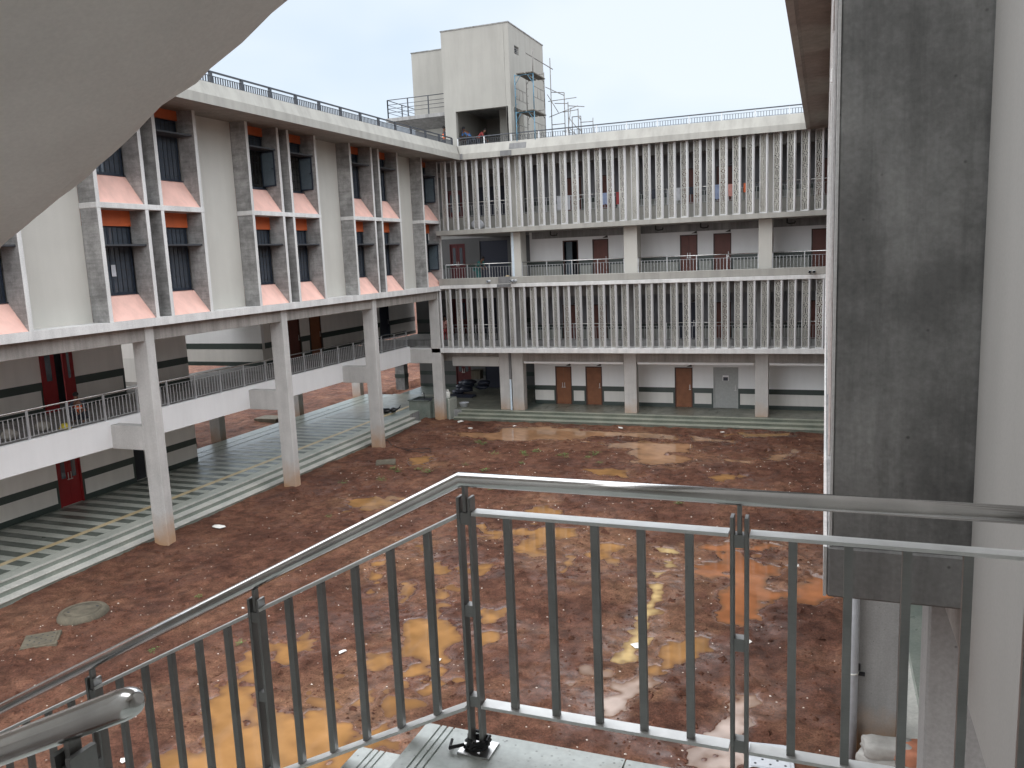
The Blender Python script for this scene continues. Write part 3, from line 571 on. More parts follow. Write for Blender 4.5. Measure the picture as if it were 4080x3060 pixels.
# ---- left wing
lw = empty('left_wing', (-19.25, 26, 0), 'long concrete wing with orange and salmon window recesses on the left', 'building')
LX = lambda u: -19.25-u
wing(lw, -19.25, -1, 9.5, 39.95, [11.1, 17.85, 24.60, 31.36, 38.04], opened=((2, 0, 1), (2, 1, 1), (4, 0, 0), (4, 0, 1)), colY=(5.93+.02, 12.68, 19.42, 26.15, 32.88, 39.62))
eave(lw, -19.25, -1, -17.6, 9.5, 39.2, 0, -27.3)
def dado_wall(root, ax, pos, thick, a, b, z0, z1, holes, name='wall', wall='walkwall', upper=None, stripe=(.77, 1.03), sgn=1, framed=True, dado='dado'):
    """wall running along axis ax ('x'/'y') at plane pos (thickness goes away from the viewer side by sgn), with door holes [(a0,a1,top)], stripes proud of it"""
    def bx(mb, s0, s1, za, zb, p0=0., p1=None):
        q0 = pos-sgn*p0; q1 = pos+sgn*(thick if p1 is None else p1)
        return mb.box(s0, s1, q0, q1, za, zb) if ax == 'x' else mb.box(q0, q1, s0, s1, za, zb)
    segs = []; cur = a
    for h0, h1, ht in sorted(holes):
        if h0 > cur: segs.append((cur, h0))
        bx(MB(), h0, h1, ht, z1).obj(name, M[upper or wall], root); cur = h1
    if cur < b: segs.append((cur, b))
    for s0, s1 in segs:
        bx(MB(), s0, s1, z0, z0+stripe[1]).obj('lower_wall', M[dado], root)
        bx(MB(), s0, s1, z0+stripe[1]+.0005, z1).obj(name, M[upper or wall], root)
        bx(MB(), s0, s1, z0+stripe[0], z0+stripe[1], .012, .0).obj('dado_stripe', M['greenstripe'], root)
        bx(MB(), s0, s1, z0, z0+.2, .012, .0).obj('skirting', M['greenstripe'], root)
        if framed:
            for e0, e1, dr in ((s0, s0+.09, s0 > a), (s1-.09, s1, s1 < b)):
                if dr: bx(MB(), e0, e1, z0+.2, z0+stripe[0], .011, .0).obj('dado_edge', M['greenstripe'], root)
def door(root, ax, pos, a, b, z0, h, mat='brown', double=False, sgn=1, sign=True, panes=False, leafopen=False, label=None):
    def bx(mb, s0, s1, za, zb, p0, p1):
        q0 = pos+sgn*p0; q1 = pos+sgn*p1
        return mb.box(s0, s1, q0, q1, za, zb) if ax == 'x' else mb.box(q0, q1, s0, s1, za, zb)
    mb = MB(); bx(mb, a, a+.06, z0, z0+h, -.01, .1); bx(mb, b-.06, b, z0, z0+h, -.01, .1); bx(mb, a+.06, b-.06, z0+h-.06, z0+h, -.01, .1)
    fr = mb.obj('door', M['doorframe'] if mat in ('brown', 'maroon') else M[mat], root, label=label)
    mids = [(a+.062, (a+b)/2-.004), ((a+b)/2+.004, b-.062)] if double else [(a+.062, b-.062)]
    for s0, s1 in mids:
        bx(MB(), s0, s1, z0+.01, z0+h-.062, .035, .075).obj('leaf', M[mat], fr)
        if panes: bx(MB(), s0+.13, s1-.13, z0+1.0, z0+h-.25, .028, .045).obj('vision_panel', M['glass'], fr)
    hx = (a+b)/2 if double else (b-.14)
    m2 = MB()
    for o in ((-.06, .06) if double else (0,)): bx(m2, hx+o-.012, hx+o+.012, z0+.95, z0+1.2, -.02, .0); bx(m2, hx+o-.05, hx+o+.05, z0+.93, z0+.955, -.03, -.005)
    m2.obj('handle', M['steel2'], fr)
    if sign:
        m3 = MB(); s0 = b-.28
        poly = [(s0, z0+h+.05), (b-.03, z0+h+.05), (b-.03, z0+h+.17)]
        if ax == 'x': m3.prism(poly, 'y', pos-sgn*.16, pos-sgn*.003)
        else: m3.prism(poly, 'x', pos-sgn*.16, pos-sgn*.003)
        m3.obj('number_sign', M['signdk'], fr)
    return fr
# ground floor of the left wing
PL = .49
MB().box(-27.1, -20.95, 9.5, 44.2, -.13, PL-.03).obj('plinth', M['con'], lw)
WX = -25.3
dado_wall(lw, 'y', WX, .25, 9.5, 27.25, PL, 3.7, [(20.4, 21.4, PL+2.1), (23.85, 24.55, PL+2.1)], sgn=-1)
door(lw, 'y', WX, 20.4, 21.4, PL, 2.1, 'red', True, -1, False, True, label='bright red double door with two dark glass strips')
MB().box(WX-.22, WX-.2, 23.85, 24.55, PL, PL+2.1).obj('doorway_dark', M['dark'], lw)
dado_wall(lw, 'x', 27.25, .2, -31, WX-.26, PL, 3.7, [], sgn=-1)
for y, w_ in ((31.0, .6), (37.4, .6), (43.8, .55)):
    MB().box(-27.85, -27.25, y-.02, y+.4, -.13, 3.2).obj('rear_column', M['con_col'], lw, bev=.015)
MB().box(-25.95, -25.3, 46.0, 46.5, PL-.03, 3.2).obj('rear_column', M['con_dark'], lw)
MB().box(-25.98, -25.27, 45.98, 46.53, PL+.75, PL+1.0).obj('column_band', M['greenstripe'], lw)
# patterned floor: bars across the walkway, yellow strip, border, then the steps to the court
fl = MB().box(-27.1, -20.96, 9.5, 44.2, PL-.03, PL-.012).obj('floor_bed', M['kota_m'], lw)
bar_l = MB().box(-1.45, 1.45, -.157, .157, 0, .013).mesh('tile', M['kota_l']); bar_d = MB().box(-1.45, 1.45, -.157, .157, 0, .013).mesh('tile', M['kota_d'])
s_l = MB().box(-.30, .30, -.157, .157, 0, .013).mesh('tile', M['kota_l']); s_d = MB().box(-.30, .30, -.157, .157, 0, .013).mesh('tile', M['kota_d'])
i = 0
y = 13.2
while y < 36.5:
    inst('tile', (bar_d, bar_l)[i % 2], fl, (-23.68, y, PL-.012))
    inst('tile', (s_d, s_l)[i % 2], fl, (-21.72, y+.12, PL-.012))
    i += 1; y += .325
for k in range(12):
    yy = 13.0+k*2.6
    MB().box(-22.25, -22.02, yy+.004, yy+2.596, PL-.012, PL+.003).obj('yellow_strip', M['yellow'], fl)
    MB().box(-21.40, -20.97, yy+.004, yy+2.596, PL-.012, PL+.001).obj('border_slab', M['kota_l'], fl)
for r_, (xa, xb) in enumerate(((-26.3, -25.75), (-26.95, -26.35))):
    for k in range(13): MB().box(xa, xb, 27.4+k*1.28, 27.4+k*1.28+1.27, PL-.012, PL+.001).obj('paving_slab', M['kota_m'], fl)
for k in range(18): MB().box(-25.2, -22.26, 36.8+k*.42, 36.8+k*.42+.412, PL-.012, PL+.001).obj('paving_slab', M['slate'], fl)
for k in range(2):
    xa = -20.95+.33*k; zt = PL-.163*k-.001
    for j in range(11):
        y0_, y1_ = 9.5+j*2.65, min(9.5+(j+1)*2.65-.006, 38.4)
        MB().box(xa-.02, xa+.35, y0_, y1_, zt-.163-.03, zt-.163).obj('tread', M['step_l'], lw, bev=.006)
    MB().box(xa-.03, xa+.322, 9.5, 38.38, -.13, zt-.163-.03).obj('riser', M['kota_m'], lw)
MB().box(-20.99, -20.92, 9.5, 38.4, PL-.045, PL+.0).obj('nosing', M['step_l'], lw)
MB().box(-20.975, -20.94, 9.5, 38.4, .2, PL-.046).obj('riser', M['kota_m'], lw)
# first floor walkway of the left wing
F1 = 3.93
MB().box(-27.4, -21.42, 9.5, 40.6, F1-.2, F1).obj('walkway_slab', M['con'], lw)
MB().box(-21.42, -21.25, 9.5, 39.45, 3.15, F1+.1).obj('white_parapet_beam', M['white'], lw, bev=.008)
for y in (12.68, 19.42, 26.15, 32.88, 39.62):
    MB().box(-21.30, -19.93, y-.172, y+.172, 3.12, 3.89).obj('bracket', M['con_col'], lw, bev=.012)
dado_wall(lw, 'y', WX, .25, 9.5, 27.25, F1, 6.99, [(20.3, 21.55, F1+2.6), (23.85, 24.75, F1+2.7)], sgn=-1, stripe=(.82, 1.1))
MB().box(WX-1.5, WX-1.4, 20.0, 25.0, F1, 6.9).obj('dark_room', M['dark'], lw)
for y0_, y1_, an in ((20.28, 20.82, 0), (21.15, 21.58, 1)):
    fr = MB().box(WX+.002, WX+.06, y0_, y1_, F1+.01, F1+2.55).obj('red_door_leaf', M['red'], lw)
    MB().box(WX+.05, WX+.066, y0_+.16, y1_-.16, F1+1.1, F1+2.3).obj('vision_panel', M['glass'], fr)
dado_wall(lw, 'x', 27.25, .2, -32, WX-.26, F1, 6.99, [], sgn=-1)
dado_wall(lw, 'x', 32.2, .2, -33, WX, F1, 6.99, [], sgn=1, wall='white', stripe=(.82, 1.1))
dado_wall(lw, 'y', WX, .25, 32.4, 47.9, F1, 6.99, [(34.25, 35.28, F1+2.12), (36.15, 37.18, F1+2.12), (43.4, 44.5, F1+2.12)], sgn=-1, stripe=(.82, 1.1))
for (a, b_), mt in (((34.25, 35.28), 'maroon'), ((36.15, 37.18), 'brown'), ((43.4, 44.5), 'navy')): door(lw, 'y', WX, a, b_, F1, 2.12, mt, False, -1)
MB().box(-33, -32.8, 9.5, 33, -.13, 14).obj('far_wall', M['wallgrey'], lw)
# ------------------------------------------------------------------ back wing with lattice fins
bw = empty('back_wing', (-9, 41, 0), 'four storey back wing with white lattice fins on two floors', 'building')
YF, YC, YW = 39.45, 40.5, 42.5
XA, XB = -25.0, 6.5
FL = (PL, 3.84, 7.25, 10.5)
def slat_mesh(h):
    fr, lt = MB(), MB(); w_ = .375
    fr.box(-.012, .022, -.035, .035, 0, h); fr.box(w_-.05, w_+.025, -.055, .045, 0, h)
    fr.box(.022, w_-.05, -.034, .034, 0, .05); fr.box(.022, w_-.05, -.034, .034, h-.03, h)
    cx = (.022+w_-.05)/2; hw = (w_-.05-.022)/2; m = .506; n = int(h/m)+2
    def seg(x0, z0, x1, z1, t=.026):
        # clip to panel
        if max(z0, z1) < .04 or min(z0, z1) > h-.02: return
        for _ in range(2):
            for lim, sg in ((.04, 1), (h-.02, -1)):
                if sg*(z0-lim) < 0 < sg*(z1-lim): x0 += (x1-x0)*(lim-z0)/(z1-z0); z0 = lim
            x0, z0, x1, z1 = x1, z1, x0, z0
        if abs(x0-x1)+abs(z0-z1) < .012: return
        lt.bar((cx+x0, .0, z0), (cx+x1, .0, z1), t, .022, up=(0, 1, 0))
    for k in range(-1, n):
        c = .22+m*k
        hx, hz, tp = .118, .085, .165
        V = [(0, tp), (hx, hz), (hx, -hz), (0, -tp), (-hx, -hz), (-hx, hz)]
        for i in range(6): seg(V[i][0], c+V[i][1], V[(i+1) % 6][0], c+V[(i+1) % 6][1])
        for x in (-.045, .045): seg(x, c-.13, x, c+.13, .03)
        for s in (-1, 1):
            b = c+s*m/2
            seg(0, c+s*tp, 0, b)
            for t_ in (-1, 1):
                seg(t_*hx, c+s*hz, t_*hw, c+s*.02); seg(t_*hx, c+s*hz, t_*hw, c+s*.155)
                seg(0, b, t_*hw, c+s*.165); seg(t_*.06, c+s*.125, t_*hw, c+s*.235)
        b = c+m/2
    return fr.mesh('lattice_fin', M['slat']), lt.mesh('lattice', M['lattice'], fix=False)
ang_s = math.atan2(-.19, .35)
for z0, z1, n, x_first, pitch in ((10.11, 13.60, 32, -18.93, .5897), (3.93, 7.085, 33, -19.60, .5955)):
    fm, lm = slat_mesh(z1-z0)
    for i in range(n):
        p = (x_first+pitch*i+random.uniform(-.006, .006), 39.68, z0)
        o = inst('lattice_fin', fm, bw, p, ang_s); inst('lattice', lm, o, p, ang_s)
# slabs
MB().box(XA, XB, YF, 48, 3.69, 3.928).obj('first_floor_slab', M['con_edge'], bw, bev=.01)
MB().box(-19.3, XB, YF-.03, 39.75, 7.09, 7.27).obj('fascia_band', M['con_edge'], bw, bev=.01)
MB().box(-19.3, XB, YF+.02, 39.75, 7.272, 7.62).obj('fascia', M['cream'], bw, bev=.02)
MB().box(XA, XB, 39.76, 48, 7.05, 7.25).obj('second_floor_slab', M['con'], bw)
MB().box(-19.3, XB, YF, 48, 9.87, 10.108).obj('third_floor_slab', M['cream'], bw, bev=.01)
MB().box(XA, XB, 39.75, 48.5, 13.64, 14.0).obj('roof_slab', M['con'], bw)
MB().box(XA, XB, 48, 48.2, -.13, 14).obj('rear_wall', M['wallgrey'], bw)
# columns
COLX = {0: ((-16.49, -15.92), (-15.78, -15.13), (-9.67, -9.03), (-3.26, -2.65), (3.2, 3.8)),
        1: ((-16.49, -15.92), (-15.70, -15.05), (-9.60, -8.97), (-3.20, -2.60), (3.2, 3.8)),
        2: ((-15.40, -14.86), (-9.46, -8.79), (-3.10, -2.49), (3.2, 3.8)),
        3: ((-15.40, -14.86), (-9.40, -8.79), (-3.05, -2.45), (3.2, 3.8))}
for f, (za, zb) in enumerate(((-.13, 3.689), (3.93, 7.049), (7.25, 9.869), (10.11, 13.639))):
    for x0, x1 in COLX[f]: MB().box(x0, x1, YC-(.35 if f == 2 else 0), YC+.5, za, zb).obj('column', M['con_col'] if f < 1 else M['beige'] if f >= 2 else M['con'], bw, bev=.015)
MB().box(-15.91, -15.79, 40.46, 40.7, 2.15, 3.68).obj('joint_cover', M['con_patch'], bw)
MB().box(-15.90, -15.80, 40.44, 40.459, PL, 2.15).obj('joint_strip', M['bluepvc'], bw)
MB().box(-15.36, -15.24, 40.13, 40.149, 7.62, 9.868).obj('joint_strip', M['bluepvc'], bw)
# beams and pelmets
def between(f, y0, y1, z0, z1, name, mat, xs=None):
    cs = sorted(COLX[f]); e = [XA]+[v for c in cs for v in c]+[XB]
    for a, b in zip(e[::2], e[1::2]):
        if b-a > .3: MB().box(a+.002, b-.002, y0, y1, z0, z1).obj(name, M[mat], bw)
between(0, YC+.06, YC+.4, 3.12, 3.689, 'beam', 'beam')
cs = [(-15.13, -9.67), (-9.03, -3.26), (-2.65, 3.2)]
for a, b in cs: MB().box(a+.05, b-.05, YC+.02, YC+.10, 3.0, 3.10).obj('pelmet', M['white'], bw, bev=.015)
MB().box(-19.25, -16.5, YC+.0, YC+.2, 2.83, 3.35).obj('pelmet', M['wallgrey'], bw, bev=.03)
between(1, YC+.1, YC+.4, 6.5, 7.049, 'beam', 'con')
between(1, YC+.1, YC+.35, 3.93, 4.25, 'kerb', 'con')
between(3, YC-.2, YC+.1, 10.11, 10.78, 'parapet', 'tower')  # darker plaster stands for the shade behind the fins
between(3, YC+.1, YC+.4, 13.2, 13.639, 'beam', 'con')
# corridor walls and doors
DO = {0: [(-13.99, -13.06, 'brown', True), (-12.27, -11.35, 'brown', False), (-7.45, -6.53, 'brown', False)],
      1: [(-13.45, -12.55, 'maroon', False), (-11.9, -11.0, 'maroon', False), (-7.2, -6.3, 'navy', False), (-5.5, -4.6, 'maroon', False), (-.9, 0., 'maroon', False)],
      2: [(-11.69, -10.83, 'maroon', False), (-7.11, -6.23, 'maroon', True), (-5.45, -4.58, 'maroon', False), (-.84, .06, 'maroon', False)],
      3: [(-13.1, -12.2, 'maroon', False), (-11.3, -10.4, 'maroon', False), (-7.0, -6.1, 'maroon', False), (-5.3, -4.4, 'maroon', False), (-.7, .2, 'maroon', False)]}
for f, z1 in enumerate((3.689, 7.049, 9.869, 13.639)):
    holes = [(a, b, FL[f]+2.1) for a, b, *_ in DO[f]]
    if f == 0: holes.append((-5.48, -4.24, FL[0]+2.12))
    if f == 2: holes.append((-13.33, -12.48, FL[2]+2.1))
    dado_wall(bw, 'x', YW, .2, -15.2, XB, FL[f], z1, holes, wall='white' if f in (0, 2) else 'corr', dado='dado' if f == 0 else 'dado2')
    if f: MB().box(-15.0, XB, YW-.16, YW-.014, z1-.36, z1-.002).obj('wall_beam', M['con'], bw)
    for a, b, mt, dbl in DO[f]: door(bw, 'x', YW, a, b, FL[f], 2.1, mt, dbl)
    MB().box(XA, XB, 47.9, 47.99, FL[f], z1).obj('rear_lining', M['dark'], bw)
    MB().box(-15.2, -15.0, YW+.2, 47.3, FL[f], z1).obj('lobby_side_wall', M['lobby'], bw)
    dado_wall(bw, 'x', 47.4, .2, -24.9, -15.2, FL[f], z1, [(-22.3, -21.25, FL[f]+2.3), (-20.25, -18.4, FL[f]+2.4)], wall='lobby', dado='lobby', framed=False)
    door(bw, 'x', 47.4, -22.3, -21.25, FL[f], 2.3, 'redshade', True, 1, False, True, label='red double door, coloured as in shade, at the back of the dark lobby')
    MB().box(-20.25, -18.4, 47.45, 47.5, FL[f], FL[f]+2.4).obj('navy_panel', M['navy'], bw)
fr = door(bw, 'x', YW, -5.48, -4.24, PL, 2.12, 'greydoor', False, 1, False, label='pale grey door with a small window, in the ground floor corridor')
p_ = MB().box(-5.02, -4.72, YW+.025, YW+.034, PL+1.42, PL+1.7).obj('sign_board', M['white'], fr); MB().box(-4.99, -4.75, YW+.020, YW+.0249, PL+1.43, PL+1.61).obj('vision_panel', M['glass'], fr)
# half-open door with grill on the second floor
mb = MB(); mb.box(-13.33, -13.27, YW-.01, YW+.1, 7.25, 9.35); mb.box(-12.54, -12.48, YW-.01, YW+.1, 7.25, 9.35); mb.box(-13.27, -12.54, YW-.01, YW+.1, 9.29, 9.35)
dr = mb.obj('door', M['doorframe'], bw, label='half open dark door with a pale daylight panel behind a grill')
MB().box(-13.25, -12.9, YW+.3, YW+.34, 7.26, 9.28).obj('leaf', M['glass2'], dr)
MB().box(-12.88, -12.56, YW+2.0, YW+2.05, 7.9, 9.2).obj('daylight_panel', M['whitecloth'], dr)  # pale sheet standing for daylight beyond the door
g = MB()
for i in range(5): g.box(-12.88, -12.56, YW+1.9, YW+1.92, 8.0+.27*i, 8.02+.27*i)
for i in range(3): g.box(-12.86+.13*i, -12.84+.13*i, YW+1.88, YW+1.899, 7.9, 9.2)
g.obj('grill', M['frame'], dr)
# pipe bends under the second-floor ceiling, dark strips painting in the ceiling shadow gap
for x in (-13.6, -9.0+.9, -5.9, -1.9):
    MB().tube([(x, 41.3, 9.86), (x, 41.3, 9.66), (x+.12, 41.3, 9.62), (x+.34, 41.3, 9.64), (x+.36, 41.3, 9.74)], .035, 8).obj('ceiling_pipe', M['pipedk'], bw)
for a, b in ((-15.0, -9.46), (-8.79, -3.1), (-2.49, 3.2)): MB().box(a+.1, b-.1, 42.42, 42.46, 9.52, 9.58).obj('shadow_gap_strip', M['pipedk'], bw)
# steps and paved floor
MB().box(-24.9, XB, 40.22, 48, -.13, PL-.03).obj('plinth', M['con'], bw)
for k in range(2):
    y1 = 40.22-.34*k; zt = PL-.163*(k+1); xl = -18.85+.12*k if k == 0 else -18.75
    for j in range(9): MB().box(-18.8-.12*k+j*2.85, -18.8-.12*k+(j+1)*2.85-.006, y1-.36, y1+.02, zt-.035, zt).obj('tread', M['step'], bw, bev=.004)
    MB().box(-18.78-.12*k, XB, y1-.335, y1+.01, -.13, zt-.035).obj('riser', M['riser'], bw)
MB().box(-18.7, XB, 40.19, 40.30, PL-.04, PL+.002).obj('nosing', M['step'], bw)
MB().box(-18.7, XB, 40.205, 40.22, .2, PL-.041).obj('riser', M['riser'], bw)
pav = MB().box(-24.8, XB, 40.31, 47.4, PL-.03, PL-.014).obj('floor_bed', M['kota_d'], bw)
tm = [MB().box(-w_/2, w_/2, -.265, .265, 0, .0145+k*.001).mesh('slate_slab', M['slate']) for k, w_ in enumerate((.52, .66, .8))]
for r in range(4):
    x = -15.0+.3*random.random()
    while x < 1.0:
        k = random.randrange(3); w_ = (.52, .66, .8)[k]; inst('slate_slab', tm[k], pav, (x+w_/2, 40.6+r*.55, PL-.014)); x += w_+.025
tl = MB().box(-.6, .6, -.4, .4, 0, .0145).mesh('slate_slab', M['slate'])
for r in range(8):
    for c in range(5): inst('slate_slab', tl, pav, (-21.4+c*1.22+(.3 if r % 2 else 0), 40.8+r*.82, PL-.014))
# cement patches, drain spouts
for a in ((-15.97, -15.2, YF-.036, YF-.0305, 7.10, 7.26), (-15.9, -15.25, YF+.012, YF+.0195, 7.3, 7.64)): MB().box(*a).obj('cement_patch', M['con_patch'], bw)
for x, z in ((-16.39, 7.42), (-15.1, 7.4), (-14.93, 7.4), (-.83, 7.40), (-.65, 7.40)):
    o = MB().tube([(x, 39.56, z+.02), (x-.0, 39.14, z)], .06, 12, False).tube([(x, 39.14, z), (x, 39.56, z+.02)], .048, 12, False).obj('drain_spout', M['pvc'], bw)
    MB().tube([(x, 39.40, z+.008), (x, 39.41, z+.008)], .047, 12).obj('spout_shade_disc', M['pipedk'], o)  # dark disc painting in the shade inside the spout
# roof edge of the back wing
def esweep(root, name, mat, prof, x0, x1):      # prof (y, z, mitre)
    n = len(prof); v = [(x0+o, y, z) for y, z, o in prof]+[(x1-o*0, y, z) for y, z, o in prof]
    MB().add(v, [tuple(range(n)), tuple(reversed(range(n, 2*n)))]+[(i, (i+1) % n, n+(i+1) % n, n+i) for i in range(n)]).obj(name, mat, root)
esweep(bw, 'eave_soffit', M['soffit'], [(39.22, 13.585, 0), (39.8, 13.625, -.6), (39.8, 13.7, -.6), (39.22, 13.66, 0)], -17.58, .4)
esweep(bw, 'drip_band', M['cream'], [(39.2, 13.58, 0), (39.36, 13.62, 0), (39.36, 13.88, 0), (39.2, 13.86, 0)], -17.6, .4)
esweep(bw, 'fascia', M['cream'], [(39.25, 13.862, 0), (39.42, 14.31, -.2), (40.1, 14.31, -.6), (40.1, 13.9, -.6), (39.5, 13.88, -.2)], -17.62, .4)
MB().box(-15.4, -14.8, 39.18, 39.199, 13.6, 13.85).obj('cement_patch', M['con_patch'], bw)
MB().prism([(39.255, 13.90), (39.395, 14.24), (39.41, 14.24), (39.28, 13.90)], 'x', -14.95, -14.05).obj('cement_patch', M['con_patch'], bw)
MB().box(-17.75, -17.45, 39.17, 39.199, 13.6, 13.87).obj('cement_patch', M['con_patch'], bw)
# ------------------------------------------------------------------ railings of the wings
railing('roof_railing', 'dark railing along the roof edge of the left wing', 'railing', (-17.92, 9.8, 14.30), (-17.92, 39.0, 14.30), .36, 1.43, .115, ('raildk', 'raildk', 'raildk'), .03, .03, .12, .03, .085, flat=True)
railing('roof_railing', 'grey railing along the roof edge of the back wing', 'railing', (-17.8, 39.5, 14.31), (-.3, 39.5, 14.31), .37, 1.43, .12, ('raildk', 'railgrey', 'raildk'), .03, .03, .12, .022, .05, flat=True)
railing('walkway_railing', 'long steel railing on the white first floor walkway', 'railing', (-21.35, 9.8, F1+.1), (-21.35, 39.3, F1+.1), .86, 1.35, .15, ('steel', 'railgrey', 'railgrey'), .026, .08, .16, .02, .05)
SG = 'steel corridor railings of the back wing'
RF2 = (('steel corridor railing in front of the dark lobby, second floor', -19.2, -15.42), ('steel corridor railing before the half open door, second floor', -14.84, -9.48), ('steel corridor railing before the brown double door, second floor', -8.77, -3.12), ('steel corridor railing at the right end of the second floor', -2.47, 3.1))
for lb, a, b in RF2: railing('corridor_railing', lb, 'railing', (a, 40.22, 7.5), (b, 40.22, 7.5), .82, 1.3, .15, ('steel', 'railgrey', 'railgrey'), .024, .05, .17, .016, .04, SG)
for lb, a, b in (('steel railing behind the lower lattice fins before the lobby', -19.2, -16.5), ('steel railing behind the lower lattice fins, middle bay', -15.0, -9.62), ('steel railing behind the lower lattice fins, bay with green daylight', -8.95, -3.22), ('steel railing behind the lower lattice fins, right end', -2.58, 3.1)):
    railing('corridor_railing', lb, 'railing', (a, 40.72, 4.25), (b, 40.72, 4.25), .82, 1.35, .16, ('steel', 'railgrey', 'railgrey'), .024, .05, .17, .016, .04, SG)
for lb, a, b in (('steel railing behind the upper lattice fins before the lobby', -19.2, -15.42), ('steel railing behind the upper lattice fins, bay with laundry', -14.84, -9.42), ('steel railing behind the upper lattice fins, bay with white sheets', -8.77, -3.07), ('steel railing behind the upper lattice fins, right end', -2.43, 3.1)):
    railing('corridor_railing', lb, 'railing', (a, 40.45, 10.78), (b, 40.45, 10.78), .75, 1.35, .16, ('steel', 'railgrey', 'railgrey'), .024, .05, .17, .016, .04, SG)
# ------------------------------------------------------------------ rooftop stair tower
tw = empty('roof_tower', (-16.8, 42, 14), 'tall plain rooftop stair tower with a dark open room', 'tower')
TX0, TX1, TY0, TY1, TT = -18.65, -14.98, 39.9, 45.2, 20.03
MB().box(TX0, TX1-.26, TY0, TY0+.25, 16.08, TT).obj('front_wall', M['tower'], tw)
MB().box(TX0, -18.03, TY0, TY0+.25, 14.0, 16.079).obj('front_pier', M['tower'], tw)
MB().box(-15.15, TX1-.26, TY0, TY0+.25, 14.0, 16.079).obj('front_pier', M['tower'], tw)
for a in ((TY0, 40.35, 14.0, 16.08), (41.72, TY1, 14.0, 16.08)): MB().box(TX1-.25, TX1, a[0], a[1], a[2], a[3]).obj('side_wall', M['tower'], tw)
MB().box(TX1-.25, TX1, TY0, 40.69, 16.0805, TT).obj('side_wall', M['tower'], tw); MB().box(TX1-.25, TX1, 41.35, TY1, 16.0805, TT).obj('side_wall', M['tower'], tw)
MB().box(TX1-.25, TX1, 40.691, 41.349, 16.0805, 18.73).obj('side_wall', M['tower'], tw); MB().box(TX1-.25, TX1, 40.691, 41.349, 19.13, TT).obj('side_wall', M['tower'], tw)
for i in range(4): MB().bar((TX1-.12, 40.7, 18.79+.09*i), (TX1-.12, 41.34, 18.79+.09*i), .13, .012, up=(.6, 0, 1)).obj('louvre_slat', M['pvc'], tw)
MB().box(TX1-.24, TX1-.2, 40.69, 41.35, 18.73, 19.13).obj('louvre_back', M['dark'], tw)
MB().box(TX0, TX0+.25, TY0+.25, TY1, 14.0, TT).obj('side_wall', M['tower'], tw)
MB().box(TX0+.25, TX1-.25, TY1-.25, TY1, 14.0, TT).obj('back_wall', M['tower'], tw)
MB().box(TX0+.25, TX1-.25, TY0+.25, TY1-.25, 16.4, 16.6).obj('ceiling', M['con'], tw)
MB().box(-16.6, TX1-.26, 42.4, 42.6, 14.0, 16.39).obj('inner_wall', M['tower'], tw)
MB().box(TX0-.03, TX1+.03, TY0-.03, TY1+.03, TT, TT+.05).obj('coping', M['con_dark'], tw)
MB().box(-21.45, TX0-.001, 42.0, 47, 14.0, 19.75).obj('rear_block', M['tower'], tw); MB().box(-21.48, TX0-.002, 41.97, 47, 19.75, 19.80).obj('coping', M['con_dark'], tw)
MB().box(-22.45, TX0-.003, 40.55, 41.99, 16.06, 16.25).obj('balcony_slab', M['con'], tw, bev=.01); MB().box(-22.45, -21.46, 41.995, 46, 16.06, 16.25).obj('balcony_slab', M['con'], tw)
MB().prism([(40.6, 16.05), (41.99, 16.05), (41.99, 15.7)], 'x', -21.4, -18.7).obj('balcony_soffit', M['con'], tw)
br = empty('balcony_railing', (-22.35, 40.65, 16.25), 'thin bar railing round the small balcony of the roof tower', 'railing')
for y0_, x0_, y1_, x1_ in ((40.65, -22.35, 40.65, -18.7), (40.65, -22.35, 45.5, -22.35)):
    for h in (.3, .5, .7, .95): MB().tube([(x0_, y0_, 16.25+h), (x1_, y1_, 16.25+h)], .022 if h > .9 else .014, 6).obj('bar', M['raildk'], br)
    for k in range(4):
        t_ = k/3.0; MB().box(x0_+(x1_-x0_)*t_-.025, x0_+(x1_-x0_)*t_+.025, y0_+(y1_-y0_)*t_-.025, y0_+(y1_-y0_)*t_+.025, 16.25, 17.2).obj('post', M['raildk'], br)
# scaffolding on the roof edge
def pole(root, a, b, r=.024, mat='scaf2', name='pole'): return MB().tube([a, b], r, 8).obj(name, M[mat], root)
s1 = empty('scaffold_tower', (-14.05, 39.4, 13.9), 'blue scaffold tower standing on the roof edge beside the tower', 'scaffold')
def hframe(root, x0, x1, y, z0, h, mat):
    for x in (x0, x1): pole(root, (x, y, z0), (x, y, z0+h), .026, mat, 'upright')
    pole(root, (x0, y, z0+h-.06), (x1, y, z0+h-.06), .022, mat, 'crossbar'); 
    for s, x in ((1, x0), (-1, x1)): pole(root, (x, y, z0+h-.5), (x+s*.3, y, z0+h-.06), .016, mat, 'knee_brace')
    for k in (.35, .7, 1.05): pole(root, (x0, y, z0+k), (x0+.1, y, z0+k), .012, mat, 'rung')
for k in range(2):
    hframe(s1, -14.55, -13.6, 39.42, 13.92+1.75*k, 1.75, 'scaf')
    hframe(s1, -14.55, -13.6, 41.1, 14.22+1.75*k if k == 0 else 15.97, 1.75 if k else 1.75, 'scaf2')
for x in (-14.55, -13.6):
    for k in range(2):
        z = 14.6+1.7*k
        pole(s1, (x, 39.42, z), (x, 41.1, z), .016); pole(s1, (x, 39.42, z+.5), (x, 41.1, z+.5), .016)
        for q in (.35, .65): pole(s1, (x, 39.42+1.68*q, z), (x, 39.42+1.68*q, z+.5), .012)
for z in (15.63, 17.40):
    for x in (-14.42, -13.95): MB().box(x, x+.38, 39.3, 41.2, z, z+.05).obj('plank', M['plank'], s1)
pole(s1, (-13.6, 39.42, 17.4), (-13.57, 39.42, 18.5)); pole(s1, (-13.85, 39.2, 18.3), (-14.1, 44.15, 18.5))
